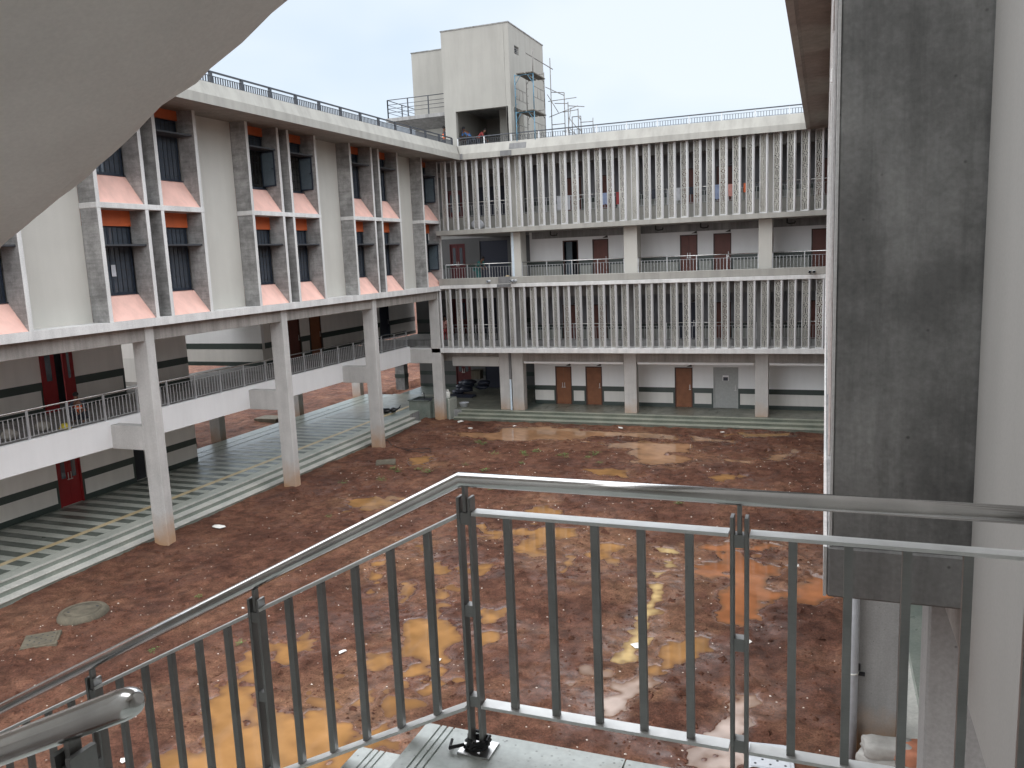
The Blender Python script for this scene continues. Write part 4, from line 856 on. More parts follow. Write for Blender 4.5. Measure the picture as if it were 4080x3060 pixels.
MB().box(-14.7, -14.4, 39.3, 39.5, 13.87, 13.925).obj('base_block', M['plank'], s1); MB().box(-13.75, -13.4, 39.3, 39.5, 13.87, 13.925).obj('base_block', M['plank'], s1)
s2 = empty('scaffold', (-13.6, 44, 14.2), 'rusty scaffold frames and loose pipes on the roof behind the tower', 'scaffold')
for x, h, y in ((-14.19, 4.85, 44), (-13.45, 3.0, 44.0), (-13.25, 2.5, 44), (-12.7, 2.1, 44), (-12.9, 1.9, 45.2), (-13.4, 1.9, 45.2)): pole(s2, (x, y, 14.2), (x, y, 14.2+h), .026)
for a, b in (((-13.55, 44, 16.2), (-12.7, 44, 16.25)), ((-14.0, 44, 16.7), (-13.25, 44, 16.62)), ((-14.3, 43.8, 16.8), (-12.8, 44.1, 16.9)), ((-14.3, 43.9, 16.0), (-12.7, 44.0, 16.45)), ((-14.5, 44, 17.6), (-13.45, 44, 17.05)), ((-14.4, 44, 17.2), (-13.8, 44, 16.2)), ((-13.25, 44, 15.9), (-12.7, 44, 15.2)), ((-13.25, 44, 15.4), (-12.7, 44, 14.8)), ((-13.55, 44, 15.2), (-13.25, 45.2, 15.2))): pole(s2, a, b, .02)
for a, b in (((-14.19, 44, 15.6), (-13.45, 44, 15.6)), ((-14.19, 44, 17.3), (-13.45, 44, 17.2)), ((-13.45, 44, 14.3), (-13.45, 45.2, 16.6)), ((-12.9, 45.2, 16.1), (-13.4, 45.2, 16.1)), ((-12.9, 45.2, 15.3), (-12.7, 44, 15.3)), ((-12.9, 45.2, 15.9), (-12.7, 44, 15.9)), ((-13.25, 44, 16.5), (-12.4, 44.2, 16.4)), ((-12.3, 45.5, 14.2), (-12.3, 45.5, 16.0)), ((-12.3, 45.5, 15.8), (-13.0, 45.4, 15.8))): pole(s2, a, b, .022)
for i in range(5): MB().box(-14.7+.06*i, -13.9+.05*i, 43.6, 44.8, 14.21+.12*i, 14.29+.12*i).obj('stacked_plank', M['plank'], s2)
# ------------------------------------------------------------------ right wing (seen along its face)
rw = empty('right_wing', (.03, 3.95, 0), 'right wing seen edge on, its dark concrete fin close to the camera', 'building')
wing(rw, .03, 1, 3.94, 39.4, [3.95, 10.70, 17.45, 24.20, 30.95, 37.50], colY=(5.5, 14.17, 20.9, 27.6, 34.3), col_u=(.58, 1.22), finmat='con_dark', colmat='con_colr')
eave(rw, .03, 1, -.87, -2.5, 39.2, 0, 8.0)
MB().box(1.68, 8, 4.2, 40.2, -.13, PL).obj('plinth', M['kota_m'], rw)
for k in range(6): MB().box(1.35, 1.68, 4.2+6*k, 4.2+6*k+5.994, -.13, .3).obj('tread', M['step_l'], rw)
dado_wall(rw, 'y', 6.2, .2, 4.2, 40.2, PL, 6.99, [(9.0, 10.0, PL+2.1), (17.0, 18.0, PL+2.1)], sgn=1)
for a in (9.0, 17.0): door(rw, 'y', 6.2, a, a+1.0, PL, 2.1, 'brown', True, 1, False)
MB().box(3.0, 8, 4.2, 40.2, 3.7, 3.93).obj('walkway_slab', M['con'], rw)
rw.matrix_basis = Matrix.Translation((.03, 3.95, 0)) @ Matrix.Rotation(.0051, 4, 'Z'); WM[rw] = rw.matrix_basis.copy()
dp = empty('downpipe', (.49, 13.95, 0), 'pale grey rain pipe strapped to the column under the dark pillar', 'pipe')
MB().tube([(.46, 13.90, -.02), (.46, 13.90, 6.99)], .095, 16).obj('pipe', M['pvc'], dp)
for z in (1.55, 3.45, 5.1):
    x = .46
    MB().tube([(x, 13.90, z-.012), (x, 13.90, z+.012)], .102, 16).obj('strap', M['whiteplastic'], dp)
    MB().box(x+.09, .66, 13.92, 13.99, z-.06, z-.02).obj('bracket', M['black'], dp); MB().box(x+.10, x+.13, 13.94, 14.0, z+.02, z+.12).obj('bolt', M['black'], dp)
MB().tube([(.46, 13.90, 4.55), (.46, 13.90, 4.68)], .106, 16).obj('socket', M['pvc'], dp)
# ------------------------------------------------------------------ staircase under the camera
st = empty('staircase', (-1.35, 1.7, 6.95), 'concrete staircase with grey stone treads, flight descending to the left', 'staircase')
LZ = 6.95; RUN, RISE = .30, .154
def tread(x0, x1, z, y0, y1):
    """stone tread with three sunk grooves near the nosing at x0"""
    mb = MB(); mb.box(x0-.02, x1, y0, y1, z-.034, z-.007)
    cuts = [x0-.02, x0+.035, x0+.061, x0+.087]
    for i in range(3): mb.box(cuts[i]+(.0 if i == 0 else .008), cuts[i+1], y0+.0005, y1-.0005, z-.0069, z)
    mb.box(cuts[3]+.008, x1, y0+.0005, y1-.0005, z-.0069, z); return mb.obj('tread', M['landing'], st)
tread(-1.35, -.62, LZ, -1.6, 2.5)
MB().box(-.616, .598, -1.6, 2.5, LZ-.034, LZ).obj('landing_slab', M['landing'], st, bev=.003)
MB().box(-1.33, .598, -1.6, 2.47, LZ-.2, LZ-.035).obj('landing', M['con'], st)
for k in range(1, 13):
    x1 = -1.35-RUN*(k-1); z = LZ-RISE*k
    tread(x1-RUN, x1+.0, z, .86, 2.5)
    MB().box(x1-.02, x1-.0, .87, 2.47, z, z+RISE-.035).obj('riser', M['landing'], st)
n = 12
MB().prism([(-1.345, LZ-.2), (-1.345-RUN*n, LZ-.2-RISE*n), (-1.345-RUN*n, LZ-.04-RISE*n), (-1.345, LZ-.04-RISE)], 'y', .87, 2.46).obj('waist_slab', M['con'], st)
MB().box(-6.4, -1.35-RUN*n+.02, -1.6, 2.5, LZ-RISE*(n+1)-.2, LZ-RISE*(n+1)).obj('half_landing', M['con'], st)
# flight above: plastered soffit rising to the right
zs = lambda x: 8.755+.505*(x+3.13)
top, bot = [], []
rnd = random.Random(5)
xs_ = np.arange(-6.0, -.85, .07)
mb = MB(); V = []; F = []
for x in xs_:
    e = .009*math.sin(x*9)+.006*math.sin(x*23)+rnd.uniform(-.007, .007)
    V += [(x, .95, zs(x)), (x, 2.36, zs(x)), (x, 2.41+e, zs(x)+.012+rnd.uniform(-.003, .003)), (x, 2.425+e, zs(x)+.03), (x, 2.425, zs(x)+.24), (x, .95, zs(x)+.24)]
for i in range(len(xs_)-1):
    for j in range(6): F.append((i*6+j, i*6+(j+1) % 6, (i+1)*6+(j+1) % 6, (i+1)*6+j))
F += [tuple(range(6)), tuple(reversed(range((len(xs_)-1)*6, len(xs_)*6)))]
mb.add(V, F); mb.sm = [True]*len(mb.f); o = mb.obj('upper_flight_soffit', M['stairgrey'], st)
for p in o.data.polygons: p.use_smooth = False
for k in range(16):
    x = -5.9+RUN*k; MB().box(x, x+RUN-.002, 1.0, 2.4, zs(x+RUN)+.06, zs(x+RUN)+.3).obj('upper_step', M['con'], st)
MB().box(-.93, .598, -1.6, .9, zs(-.93), zs(-.93)+.3).obj('upper_landing', M['stairgrey'], st)
MB().box(-6.4, -5.9, -1.6, 2.43, zs(-6), zs(-6)+.25).obj('upper_half_landing', M['stairgrey'], st)
sw = empty('stairwell_wall', (.7, 1, 6.6), 'light grey plastered wall at the right edge beside the dark pillar', 'wall')
MB().box(.602, .86, -1.9, 3.938, 6.60, 14.2).obj('side_wall', M['stairwall'], sw)
MB().box(-6.6, .601, -1.9, -1.62, 0, 14.2).obj('rear_wall', M['wallgrey'], sw)  # unseen wall behind the camera, added to block light
MB().box(-6.65, -6.45, -1.6, 2.4, 0, 14.2).obj('end_wall', M['wallgrey'], sw)
MB().box(.602, .86, -1.9, -1.0, -.13, 6.599).obj('side_pier', M['wallgrey'], sw)
# ------------------------------------------------------------------ steel railing in front of the camera
sr = empty('stair_railing', (-1.12, 2.4, 6.95), 'stainless steel stair railing across the foreground with sloping left part', 'railing')
XK, SL = -1.12, .513
off = lambda x: -SL*(XK-x) if x < XK else 0
HY = 2.4
MB().tube([(.60, HY, 7.925), (XK-.012, HY, 7.925), (-5.1, HY, 7.925+off(-5.1))], .0245, 20).obj('handrail', M['steel'], sr)
postx = [.66, -.235, XK, -2.02, -2.92, -3.82]
for zc, nm in ((7.815, 'top_flat'), (7.128, 'bottom_flat')):
    for a, b in zip(postx[:-1], postx[1:]):
        if a > .6: a_ = .598
        else: a_ = a-.03
        MB().bar((b+.03, HY, zc+off(b+.03)), (a_, HY, zc+off(a_)), .05, .011).obj(nm, M['steelflat'], sr)
MB().bar((-5.0, HY, 7.815+off(-5.0)), (-3.85, HY, 7.815+off(-3.85)), .05, .011).obj('top_flat', M['steel2'], sr)
MB().bar((-5.0, HY, 7.128+off(-5.0)), (-3.85, HY, 7.128+off(-3.85)), .05, .011).obj('bottom_flat', M['steel2'], sr)
for x in postx[1:]:
    o_ = off(x); zb = LZ if x >= XK else LZ-RISE*(math.floor((-1.35-x)/RUN)+1) if x < -1.35 else LZ
    for s in (-1, 1): MB().box(x+s*.0205-.0055, x+s*.0205+.0055, HY-.021, HY+.021, zb+.008, 7.868+o_).obj('post_plate', M['steeldk'], sr, bev=.001)
    for zz in (7.795, 7.47, 7.14): MB().box(x-.0148, x+.0148, HY-.017, HY+.017, zz+o_-.02, zz+o_+.02).obj('spacer', M['steeldk'], sr)
    MB().box(x-.006, x+.006, HY-.012, HY+.012, 7.816+o_, 7.905+o_).obj('stem', M['steeldk'], sr)
    MB().box(x-.06, x+.06, HY-.05, HY+.05, zb+.0005, zb+.008).obj('base_plate', M['steel2'], sr)
bm_ = MB().box(-.012, .012, -.011, .011, 0, .676).mesh('baluster', M['steeldk'])
for a, b in zip(postx[:-1], postx[1:]):
    for k in range(1, 6):
        x = a+(b-a)*k/6
        if x < .56: inst('baluster', bm_, sr, (x, HY, 7.134+off(x)))
for k in range(1, 7): inst('baluster', bm_, sr, (-3.82-.148*k, HY, 7.134+off(-3.82-.148*k)))
tp = MB()
rnd = random.Random(8)
for k in range(4):
    z = LZ+.018+.009*k; a = rnd.uniform(0, 6.28)
    tp.tube([(XK+.036*math.cos(t)+rnd.uniform(-.006, .006), HY+.032*math.sin(t)+rnd.uniform(-.006, .006), z+rnd.uniform(-.005, .005)) for t in np.linspace(a, a+5.9, 14)], .006, 6)
tp.tube([(XK-.04, HY-.03, LZ+.03), (XK-.09, HY-.04, LZ+.015), (XK-.10, HY+.0, LZ+.02)], .006, 6)
tag(tp.obj('black_tape', M['black']), 'black plastic strip knotted round the foot of the railing post', 'tape')
ih = empty('inner_handrail', (-1.02, .92, 7.2), 'thick steel handrail end in the bottom left corner, close to the camera', 'handrail')
IY = .93
zl = lambda x: 7.966+.455*(x+1.035)
px = [-4.2, -1.5, -1.2, -1.075, -1.06, -1.048, -1.039, -1.034]
MB().tube([(x, IY, zl(x)) for x in px], .027, 24, True, [.027, .027, .027, .027, .0258, .0225, .016, .008]).obj('handrail', M['steel'], ih)
for s in (-1, 1): MB().box(-1.20+s*.0175-.0055, -1.20+s*.0175+.0055, IY-.027, IY+.027, LZ+.0, 7.845).obj('post_plate', M['steeldk'], ih)
MB().box(-1.2118, -1.1882, IY-.02, IY+.02, 7.78, 7.82).obj('spacer', M['steeldk'], ih); MB().box(-1.206, -1.194, IY-.012, IY+.012, 7.82, 7.88).obj('stem', M['steeldk'], ih)
MB().box(-1.26, -1.14, IY-.05, IY+.05, LZ+.0005, LZ+.008).obj('base_plate', M['steel2'], ih)
# ------------------------------------------------------------------ things in the court and on the floors
tr = empty('wash_trough', (-20.3, 40, 0), 'green stone washing trough wrapped round the corner column', 'trough')
MB().box(-21.55, -20.27, 39.50, 40.7, -.13, 1.0).obj('trough_body', M['kota_m'], tr); MB().box(-19.24, -19.15, 39.66, 40.6, -.13, 1.12).obj('side_slab', M['kota_l'], tr)
MB().box(-20.26, -19.245, 39.80, 40.7, -.13, 1.1).obj('trough_body', M['kota_m'], tr)
mb = MB(); mb.box(-21.6, -21.5, 39.45, 40.75, 1.0, 1.06); mb.box(-20.36, -20.265, 39.45, 39.44+.01, 1.0, 1.06); mb.box(-21.5, -20.3, 39.45, 39.56, 1.0, 1.06); mb.box(-21.5, -20.3, 40.64, 40.75, 1.0, 1.06); mb.obj('rim', M['kota_d'], tr)
MB().box(-21.49, -20.31, 39.57, 40.63, .995, 1.004).obj('basin', M['dark'], tr)
MB().tube([(-21.0, 40.3, 1.0), (-21.0, 40.3, 1.32), (-21.0, 40.18, 1.36), (-21.0, 40.12, 1.28)], .025, 8).obj('tap', M['steel'], tr)
jc = empty('jerrycan', (-19.45, 40.2, 1.1), 'white plastic jerrycan standing on the stone trough', 'jerrycan')
MB().lathe([(.05, 0), (.13, .0), (.15, .03), (.15, .28), (.12, .36), (.06, .40), (.045, .41)], (-19.5, 40.2, 1.1), 16).obj('body', M['whiteplastic'], jc)
MB().tube([(-19.58, 40.2, 1.47), (-19.57, 40.2, 1.55), (-19.44, 40.2, 1.55), (-19.42, 40.2, 1.47)], .018, 8).obj('handle', M['whiteplastic'], jc); MB().lathe([(.035, 0), (.035, .05)], (-19.46, 40.13, 1.48), 12).obj('cap', M['whiteplastic'], jc)
o = MB().tube([(-19.95, 40.05, 1.14), (-19.72, 40.0, 1.16)], .05, 10, True, [.05, .03]).obj('shell_scoop', M['litter']); tag(o, 'small pale scoop lying beside the jerrycan', 'scoop')
bk = MB().lathe([(.2, 0), (.26, .22), (.28, .23), (.25, .21), (.19, .02)], (-18.9, 41.0, PL), 18).obj('basin_tub', M['pvc']); tag(bk, 'grey plastic tub on the lobby floor behind the trough', 'tub')
bag = MB(); bag.blob((-22.6, 38.6, PL+.13), .3, 2, .12, (1.5, .9, .45), 2); bag.blob((-22.1, 38.7, PL+.15), .2, 2, .15, (1, 1, .7), 3); bag.tube([(-21.95, 38.75, PL+.15), (-21.75, 38.8, PL+.28), (-21.7, 38.82, PL+.42)], .03, 6, True, [.06, .04, .01])
tag(bag.obj('black_bag', M['black']), 'shiny black plastic bundle on the walkway floor near the trough', 'bundle')
pile = MB()
for k in range(9): pile.blob((-20.3+random.uniform(-.8, .8), 45.4+random.uniform(-.5, .5), PL+.15+.07*k), .34, 2, .15, (1.3, 1, .5), k)
tag(pile.obj('dark_sheet_pile', M['navy']), 'heap of dark sheeting on the lobby floor before the red door', 'heap')
mt_ = MB().box(-21.3, -19.6, 43.6, 44.3, PL+.002, PL+.1).obj('dark_mat', M['navy']); tag(mt_, 'flat dark mattress lying on the lobby floor', 'mattress')
ck = empty('carton', (-20.4, 46.6, PL), 'torn brown carton standing on the heap of dark sheeting', 'carton')
MB().box(-20.75, -20.15, 46.3, 46.8, PL+.7, PL+1.25).obj('box', M['cover'], ck); MB().bar((-20.75, 46.3, PL+1.25), (-20.6, 46.1, PL+1.3), .4, .01).obj('flap', M['cover'], ck)
cb_ = [(-20.4, 34.6), (-19.65, 33.8), (-18.9, 33.0), (-18.2, 32.6), (-17.6, 32.3), (-17.0, 32.2), (-16.75, 32.45), (-17.0, 32.9), (-17.5, 32.8), (-18.2, 32.5)]
sm = []
for i in range(len(cb_)-1):
    for t_ in (0, .25, .5, .75): sm.append((cb_[i][0]*(1-t_)+cb_[i+1][0]*t_, cb_[i][1]*(1-t_)+cb_[i+1][1]*t_))
tag(MB().tube([(x, y, HGT(x, y)[0]+.02) for x, y in sm], .014, 6).obj('cable', M['pipedk']), 'dark cable lying in a loop on the mud near the far column', 'cable')
mh = empty('manhole_cover', (-17.75, 14.55, 0), 'round cement manhole cover on a raised ring, left on the mud', 'manhole')
MB().lathe([(.63, -.05), (.61, .06), (.55, .15), (.46, .17), (.44, .15), (.1, .15)], (-17.75, 14.55, .0), 40).obj('ring', M['cover'], mh)
MB().lathe([(.43, .10), (.43, .165), (.2, .172)], (-17.75, 14.55, 0), 40).obj('lid', M['cover'], mh)
for a in (.9, 4.04): MB().box(-17.75+0.33*math.cos(a)-.04, -17.75+0.33*math.cos(a)+.04, 14.55+0.33*math.sin(a)-.02, 14.55+0.33*math.sin(a)+.02, .168, .174).obj('lift_slot', M['dark'], mh)
def grate(loc, rz, size, label, n, lightm='cover'):
    r = empty('drain_grate', loc, label, 'drain', None, rz); s = size/2; Rm = Matrix.Rotation(rz, 4, 'Z')
    inst('frame', MB().box(-s, s, -s, s, -.1, .0).mesh('frame', M[lightm], .01), r, loc, rz)
    inst('plate', MB().box(-s*.82, s*.82, -s*.82, s*.82, 0, .012).mesh('plate', M[lightm], .004), r, loc, rz)
    hm = MB().lathe([(.022, 0), (.022, .003)], (0, 0, 0), 12).mesh('hole', M['dark'])
    for i in range(n):
        for j in range(n):
            if (i+j) % 2 == 0 or n < 4:
                p = Rm @ Vector((s*.62*(2*i/(n-1)-1), s*.62*(2*j/(n-1)-1), .011)); inst('hole', hm, r, Vector(loc)+p, rz)
    return r
grate((-17.45, 13.08, HGT(-17.45, 13.08)[0]+.05), .72, .78, 'square cement drain cover with holes beside the manhole', 5)
grate((-.82, 13.42, .06), .12, .78, 'pale drain cover with dark holes below the foreground railing', 5, 'pvc')
o = MB().box(-.42, .42, -.42, .42, -.06, .02).mesh('stone_slab', M['cover'], .01)
tag(inst('stone_slab', o, None, (-17.74, 30.13, HGT(-17.74, 30.13)[0]+.02), .5), 'flat square stone slab sunk in the mud before the left steps', 'slab')
for x, y, lb in ((-28.6, 29.6, 'raised cement chamber cover on the rear yard mud, nearer one'), (-28.4, 36.3, 'raised cement chamber cover on the rear yard mud, further one')):
    tag(MB().box(x-.7, x+.7, y-.5, y+.5, .1, .52).obj('chamber_cover', M['cover']), lb, 'chamber cover')
# sacks under the pillar
def sack_mesh(seed, mat):
    mb = MB(); bm = bmesh.new(); bmesh.ops.create_icosphere(bm, subdivisions=3, radius=1); rnd = random.Random(seed); ph = [rnd.uniform(0, 6) for _ in range(6)]
    vs_ = []
    for v in bm.verts:
        x, y, z = v.co; f = lambda a: math.copysign(abs(a)**.62, a)
        k = 1+.07*math.sin(5*x+ph[0])+.06*math.sin(7*y+ph[1])+.05*math.sin(9*z+6*x+ph[2])
        vs_.append((f(x)*.40*k, f(y)*.24*k, f(z)*.13*k))
    mb.add(vs_, [[v.index for v in f.verts] for f in bm.faces], True); bm.free(); return mb.mesh('cement_sack', mat)
sk = [sack_mesh(i, M['sackr'] if i in (2, 4) else M['sack']) for i in range(7)]
for i, (x, y, z, rz, lb) in enumerate(((.95, 13.45, .12, .2, 'pale woven sack at the bottom of the pile by the downpipe'), (1.55, 13.45, .12, -.2, 'pale woven sack at the right end of the pile bottom'), (1.25, 12.85, .13, .1, 'brick red sack at the front of the pile'), (.95, 13.4, .37, -.1, 'grey white printed sack in the middle of the pile'), (1.42, 13.4, .57, .3, 'brick red sack near the top of the pile'), (1.50, 13.35, .37, .0, 'white sack in the middle of the pile, right side'), (1.02, 13.4, .58, .15, 'grey white printed sack on top of the pile'))):
    tag(inst('cement_sack', sk[i], None, (x, y, z), rz), lb, 'sack', 'sacks piled beside the column')
# litter
def scrap(seed, s):
    rnd = random.Random(seed); mb = MB(); n = 7; P = [(s*rnd.uniform(.6, 1.1)*math.cos(6.283*i/n), s*.7*rnd.uniform(.5, 1.1)*math.sin(6.283*i/n), s*rnd.uniform(.02, .22)) for i in range(n)]
    mb.add(P+[(p[0]*.9, p[1]*.9, max(0, p[2]-.008)) for p in P]+[(0, 0, s*.3), (0, 0, s*.26)], [(i, (i+1) % n, 2*n) for i in range(n)]+[((i+1) % n+n, i+n, 2*n+1) for i in range(n)]+[(i, i+n, (i+1) % n+n, (i+1) % n) for i in range(n)])
    return mb.mesh('litter_scrap', M['litter'])
for i, (x, y, s, lb) in enumerate(((-19.1, 21.2, .3, 'crumpled white scrap on the mud beyond the nearest left column'), (-10.06, 14.65, .14, 'white scrap lying on the mud between the orange puddles, centre'), (-7.87, 15.0, .12, 'small white wrapper beside the large orange puddle'), (-10.76, 14.96, .10, 'thin white tag on the mud left of the centre scrap'), (-3.86, 16.83, .2, 'white and green plastic bag at the end of the cream channel'), (-1.6, 17.6, .16, 'white crumpled paper below the red puddle near the railing post'), (-12.67, 9.85, .2, 'white rag in the orange puddle at the bottom left'), (-.71, 22.47, .13, 'small white wrapper on the mud near the dark pillar'), (-15.0, 38.6, .16, 'white rubbish near the back steps, left of the far puddle'), (-9.5, 38.9, .22, 'white rubbish heap at the back steps behind the far puddle'), (-4.6, 38.9, .14, 'white scrap at the back steps near the grey door'), (-18.3, 39.1, .28, 'pale torn sheet at the foot of the trough'), (-17.0, 37.5, .2, 'white rubbish on the mud near the corner column'), (-11.6, 10.0, .16, 'white scrap at the bottom edge beside the wide railing post'), (-13.9, 16.0, .07, 'tiny white chip on the reddish mud below the handrail'))):
    tag(inst('litter_scrap', scrap(i, s), None, (x, y, HGT(x, y)[0]+.004), i*1.3), lb, 'litter', 'scraps of litter on the mud')
# weeds
def weed_mesh(seed):
    rnd = random.Random(seed); mb = MB()
    for k in range(26):
        a = rnd.uniform(0, 6.28); r = rnd.uniform(.02, .2); h = rnd.uniform(.02, .12); l = rnd.uniform(.035, .07); c = Vector((r*math.cos(a), r*math.sin(a), h)); d = Vector((math.cos(a+rnd.uniform(-1, 1)), math.sin(a+rnd.uniform(-1, 1)), rnd.uniform(-.2, .5))).normalized(); sd_ = d.cross(Vector((0, 0, 1))).normalized()
        mb.add([c-d*l*.1, c+sd_*l*.45+d*l*.4, c+d*l, c-sd_*l*.45+d*l*.4], [(0, 1, 2, 3)])
        mb.add([(0, 0, 0), tuple(c), (c.x+.004, c.y, c.z)], [(0, 1, 2)])
    return mb.mesh('weed', M['leaf'], fix=False)
wmesh = [weed_mesh(i) for i in range(5)]; rnd = random.Random(12)
W0 = [(-15.19, 34.42), (-14.9, 34.2), (-13.72, 32.65), (-12.5, 33.09), (-12.3, 32.8), (-12.01, 33.38), (-10.83, 33.03), (-10.45, 32.73), (-10.6, 33.2), (-9.36, 33.52), (-9.5, 32.9), (-8.81, 32.16), (-11.95, 31.33), (-16.98, 29.4), (-16.6, 29.1), (-15.24, 29.26), (-15.9, 29.6), (-16.55, 27.68), (-4.68, 27.21), (-9.92, 27.75), (-12.3, 27.67), (-11.7, 27.5), (-14.2, 30.6), (-13.0, 29.8), (-17.9, 27.0), (-15.6, 16.3), (-15.2, 13.9), (-14.4, 13.5), (-12.6, 14.3), (-16.0, 23.1)]
for i, (x, y) in enumerate(W0):
    m_ = inst('weed', wmesh[i % 5], None, (x, y, HGT(x, y)[0]-.005), rnd.uniform(0, 6), rot=Matrix.Rotation(rnd.uniform(0, 6), 4, 'Z') @ Matrix.Scale(rnd.uniform(.7, 1.25) if y > 26 else .6, 4))
    tag(m_, 'small green weed sprouting from the wet red mud', 'weed', 'weeds growing in the court')
# laundry on the third-floor railing
def cloth(x0, x1, z0, z1, mat, label, y=40.41):
    rnd = random.Random(label); V = []; n = 9; F = []
    for i in range(n):
        x = x0+(x1-x0)*i/(n-1)
        for j in range(5):
            t_ = j/4; V.append((x+rnd.uniform(-.008, .008), y-.04*t_+.025*math.sin(i*1.9+.7*j)*t_, z1+(z0-z1)*t_+(rnd.uniform(-.03, .03) if j == 4 else 0)))
    b = len(V); V += [(p[0], p[1]+.008, p[2]) for p in V]
    for i in range(n-1):
        for j in range(4): F += [(i*5+j, i*5+j+1, (i+1)*5+j+1, (i+1)*5+j), (b+i*5+j, b+(i+1)*5+j, b+(i+1)*5+j+1, b+i*5+j+1)]
    tag(MB().add(V, F, True).obj('laundry', M[mat]), label, 'laundry', 'clothes hung on the upper railing')
LT = 11.55
cloth(-7.05, -6.72, 10.95, LT, 'whitecloth', 'white cloth hung on the upper railing, left of the pair')
cloth(-5.1, -4.85, 10.9, LT+.02, 'bluegrey', 'pale blue cloth hung on the upper railing')
cloth(-4.5, -4.3, 11.0, LT, 'pinkcloth', 'pink cloth hung on the upper railing by the right door')
cloth(-3.8, -3.62, 11.15, LT, 'vest', 'orange cloth hung on the upper railing beside the column')
cloth(-12.9, -12.2, 10.85, LT, 'whitecloth', 'patterned white cloth hung on the upper railing, wide one')
cloth(-10.6, -10.25, 11.0, LT, 'bluegrey', 'grey blue cloth hung on the upper railing in the middle')
cloth(-9.85, -9.65, 10.95, LT, 'redcloth', 'dark red cloth hung on the upper railing')
cloth(-8.1, -7.9, 11.1, LT, 'darkcloth', 'dark cloth hung on the upper railing right of the column')
cloth(-6.3, -6.1, 11.2, LT, 'darkcloth', 'black cloth hung on the upper railing before the left door')
tag(MB().blob((-17.2, 40.1, 10.35), .25, 2, .2, (1.4, .5, 1), 4).obj('white_bag', M['whitecloth']), 'crumpled white bag behind the upper lattice fins at the left', 'bag')
tag(MB().blob((-15.75, 40.4, 7.45+.12), .16, 2, .2, (1, 1, .8), 9).obj('straw_bundle', M['yellow']), 'small straw coloured bundle at the foot of the second floor column', 'bundle')
for x, y, z, mt2, lb in ((-22.3, 16.6, F1+.2, 'sackdk', 'shade-darkened sack on the walkway floor behind the railing, leftmost'), (-22.4, 17.8, F1+.2, 'sackdk', 'shade-darkened sack on the walkway floor next to the yellow helmet')):
    tag(MB().blob((x, y, z-.02), .21, 2, .16, (1, 1.1, .8), int(x*-10)).obj('floor_sack', M[mt2]), lb, 'sack')
hl = empty('helmet', (-22.2, 18.4, F1), 'yellow helmet lying on the walkway floor behind the railing', 'helmet')
MB().lathe([(.15, 0), (.15, .06), (.12, .12), (.05, .155)], (-22.2, 18.4, F1+.01), 16).obj('shell', M['yellowcloth'], hl); MB().lathe([(.19, 0), (.19, .012)], (-22.2, 18.4, F1+.004), 16).obj('brim', M['yellowcloth'], hl)
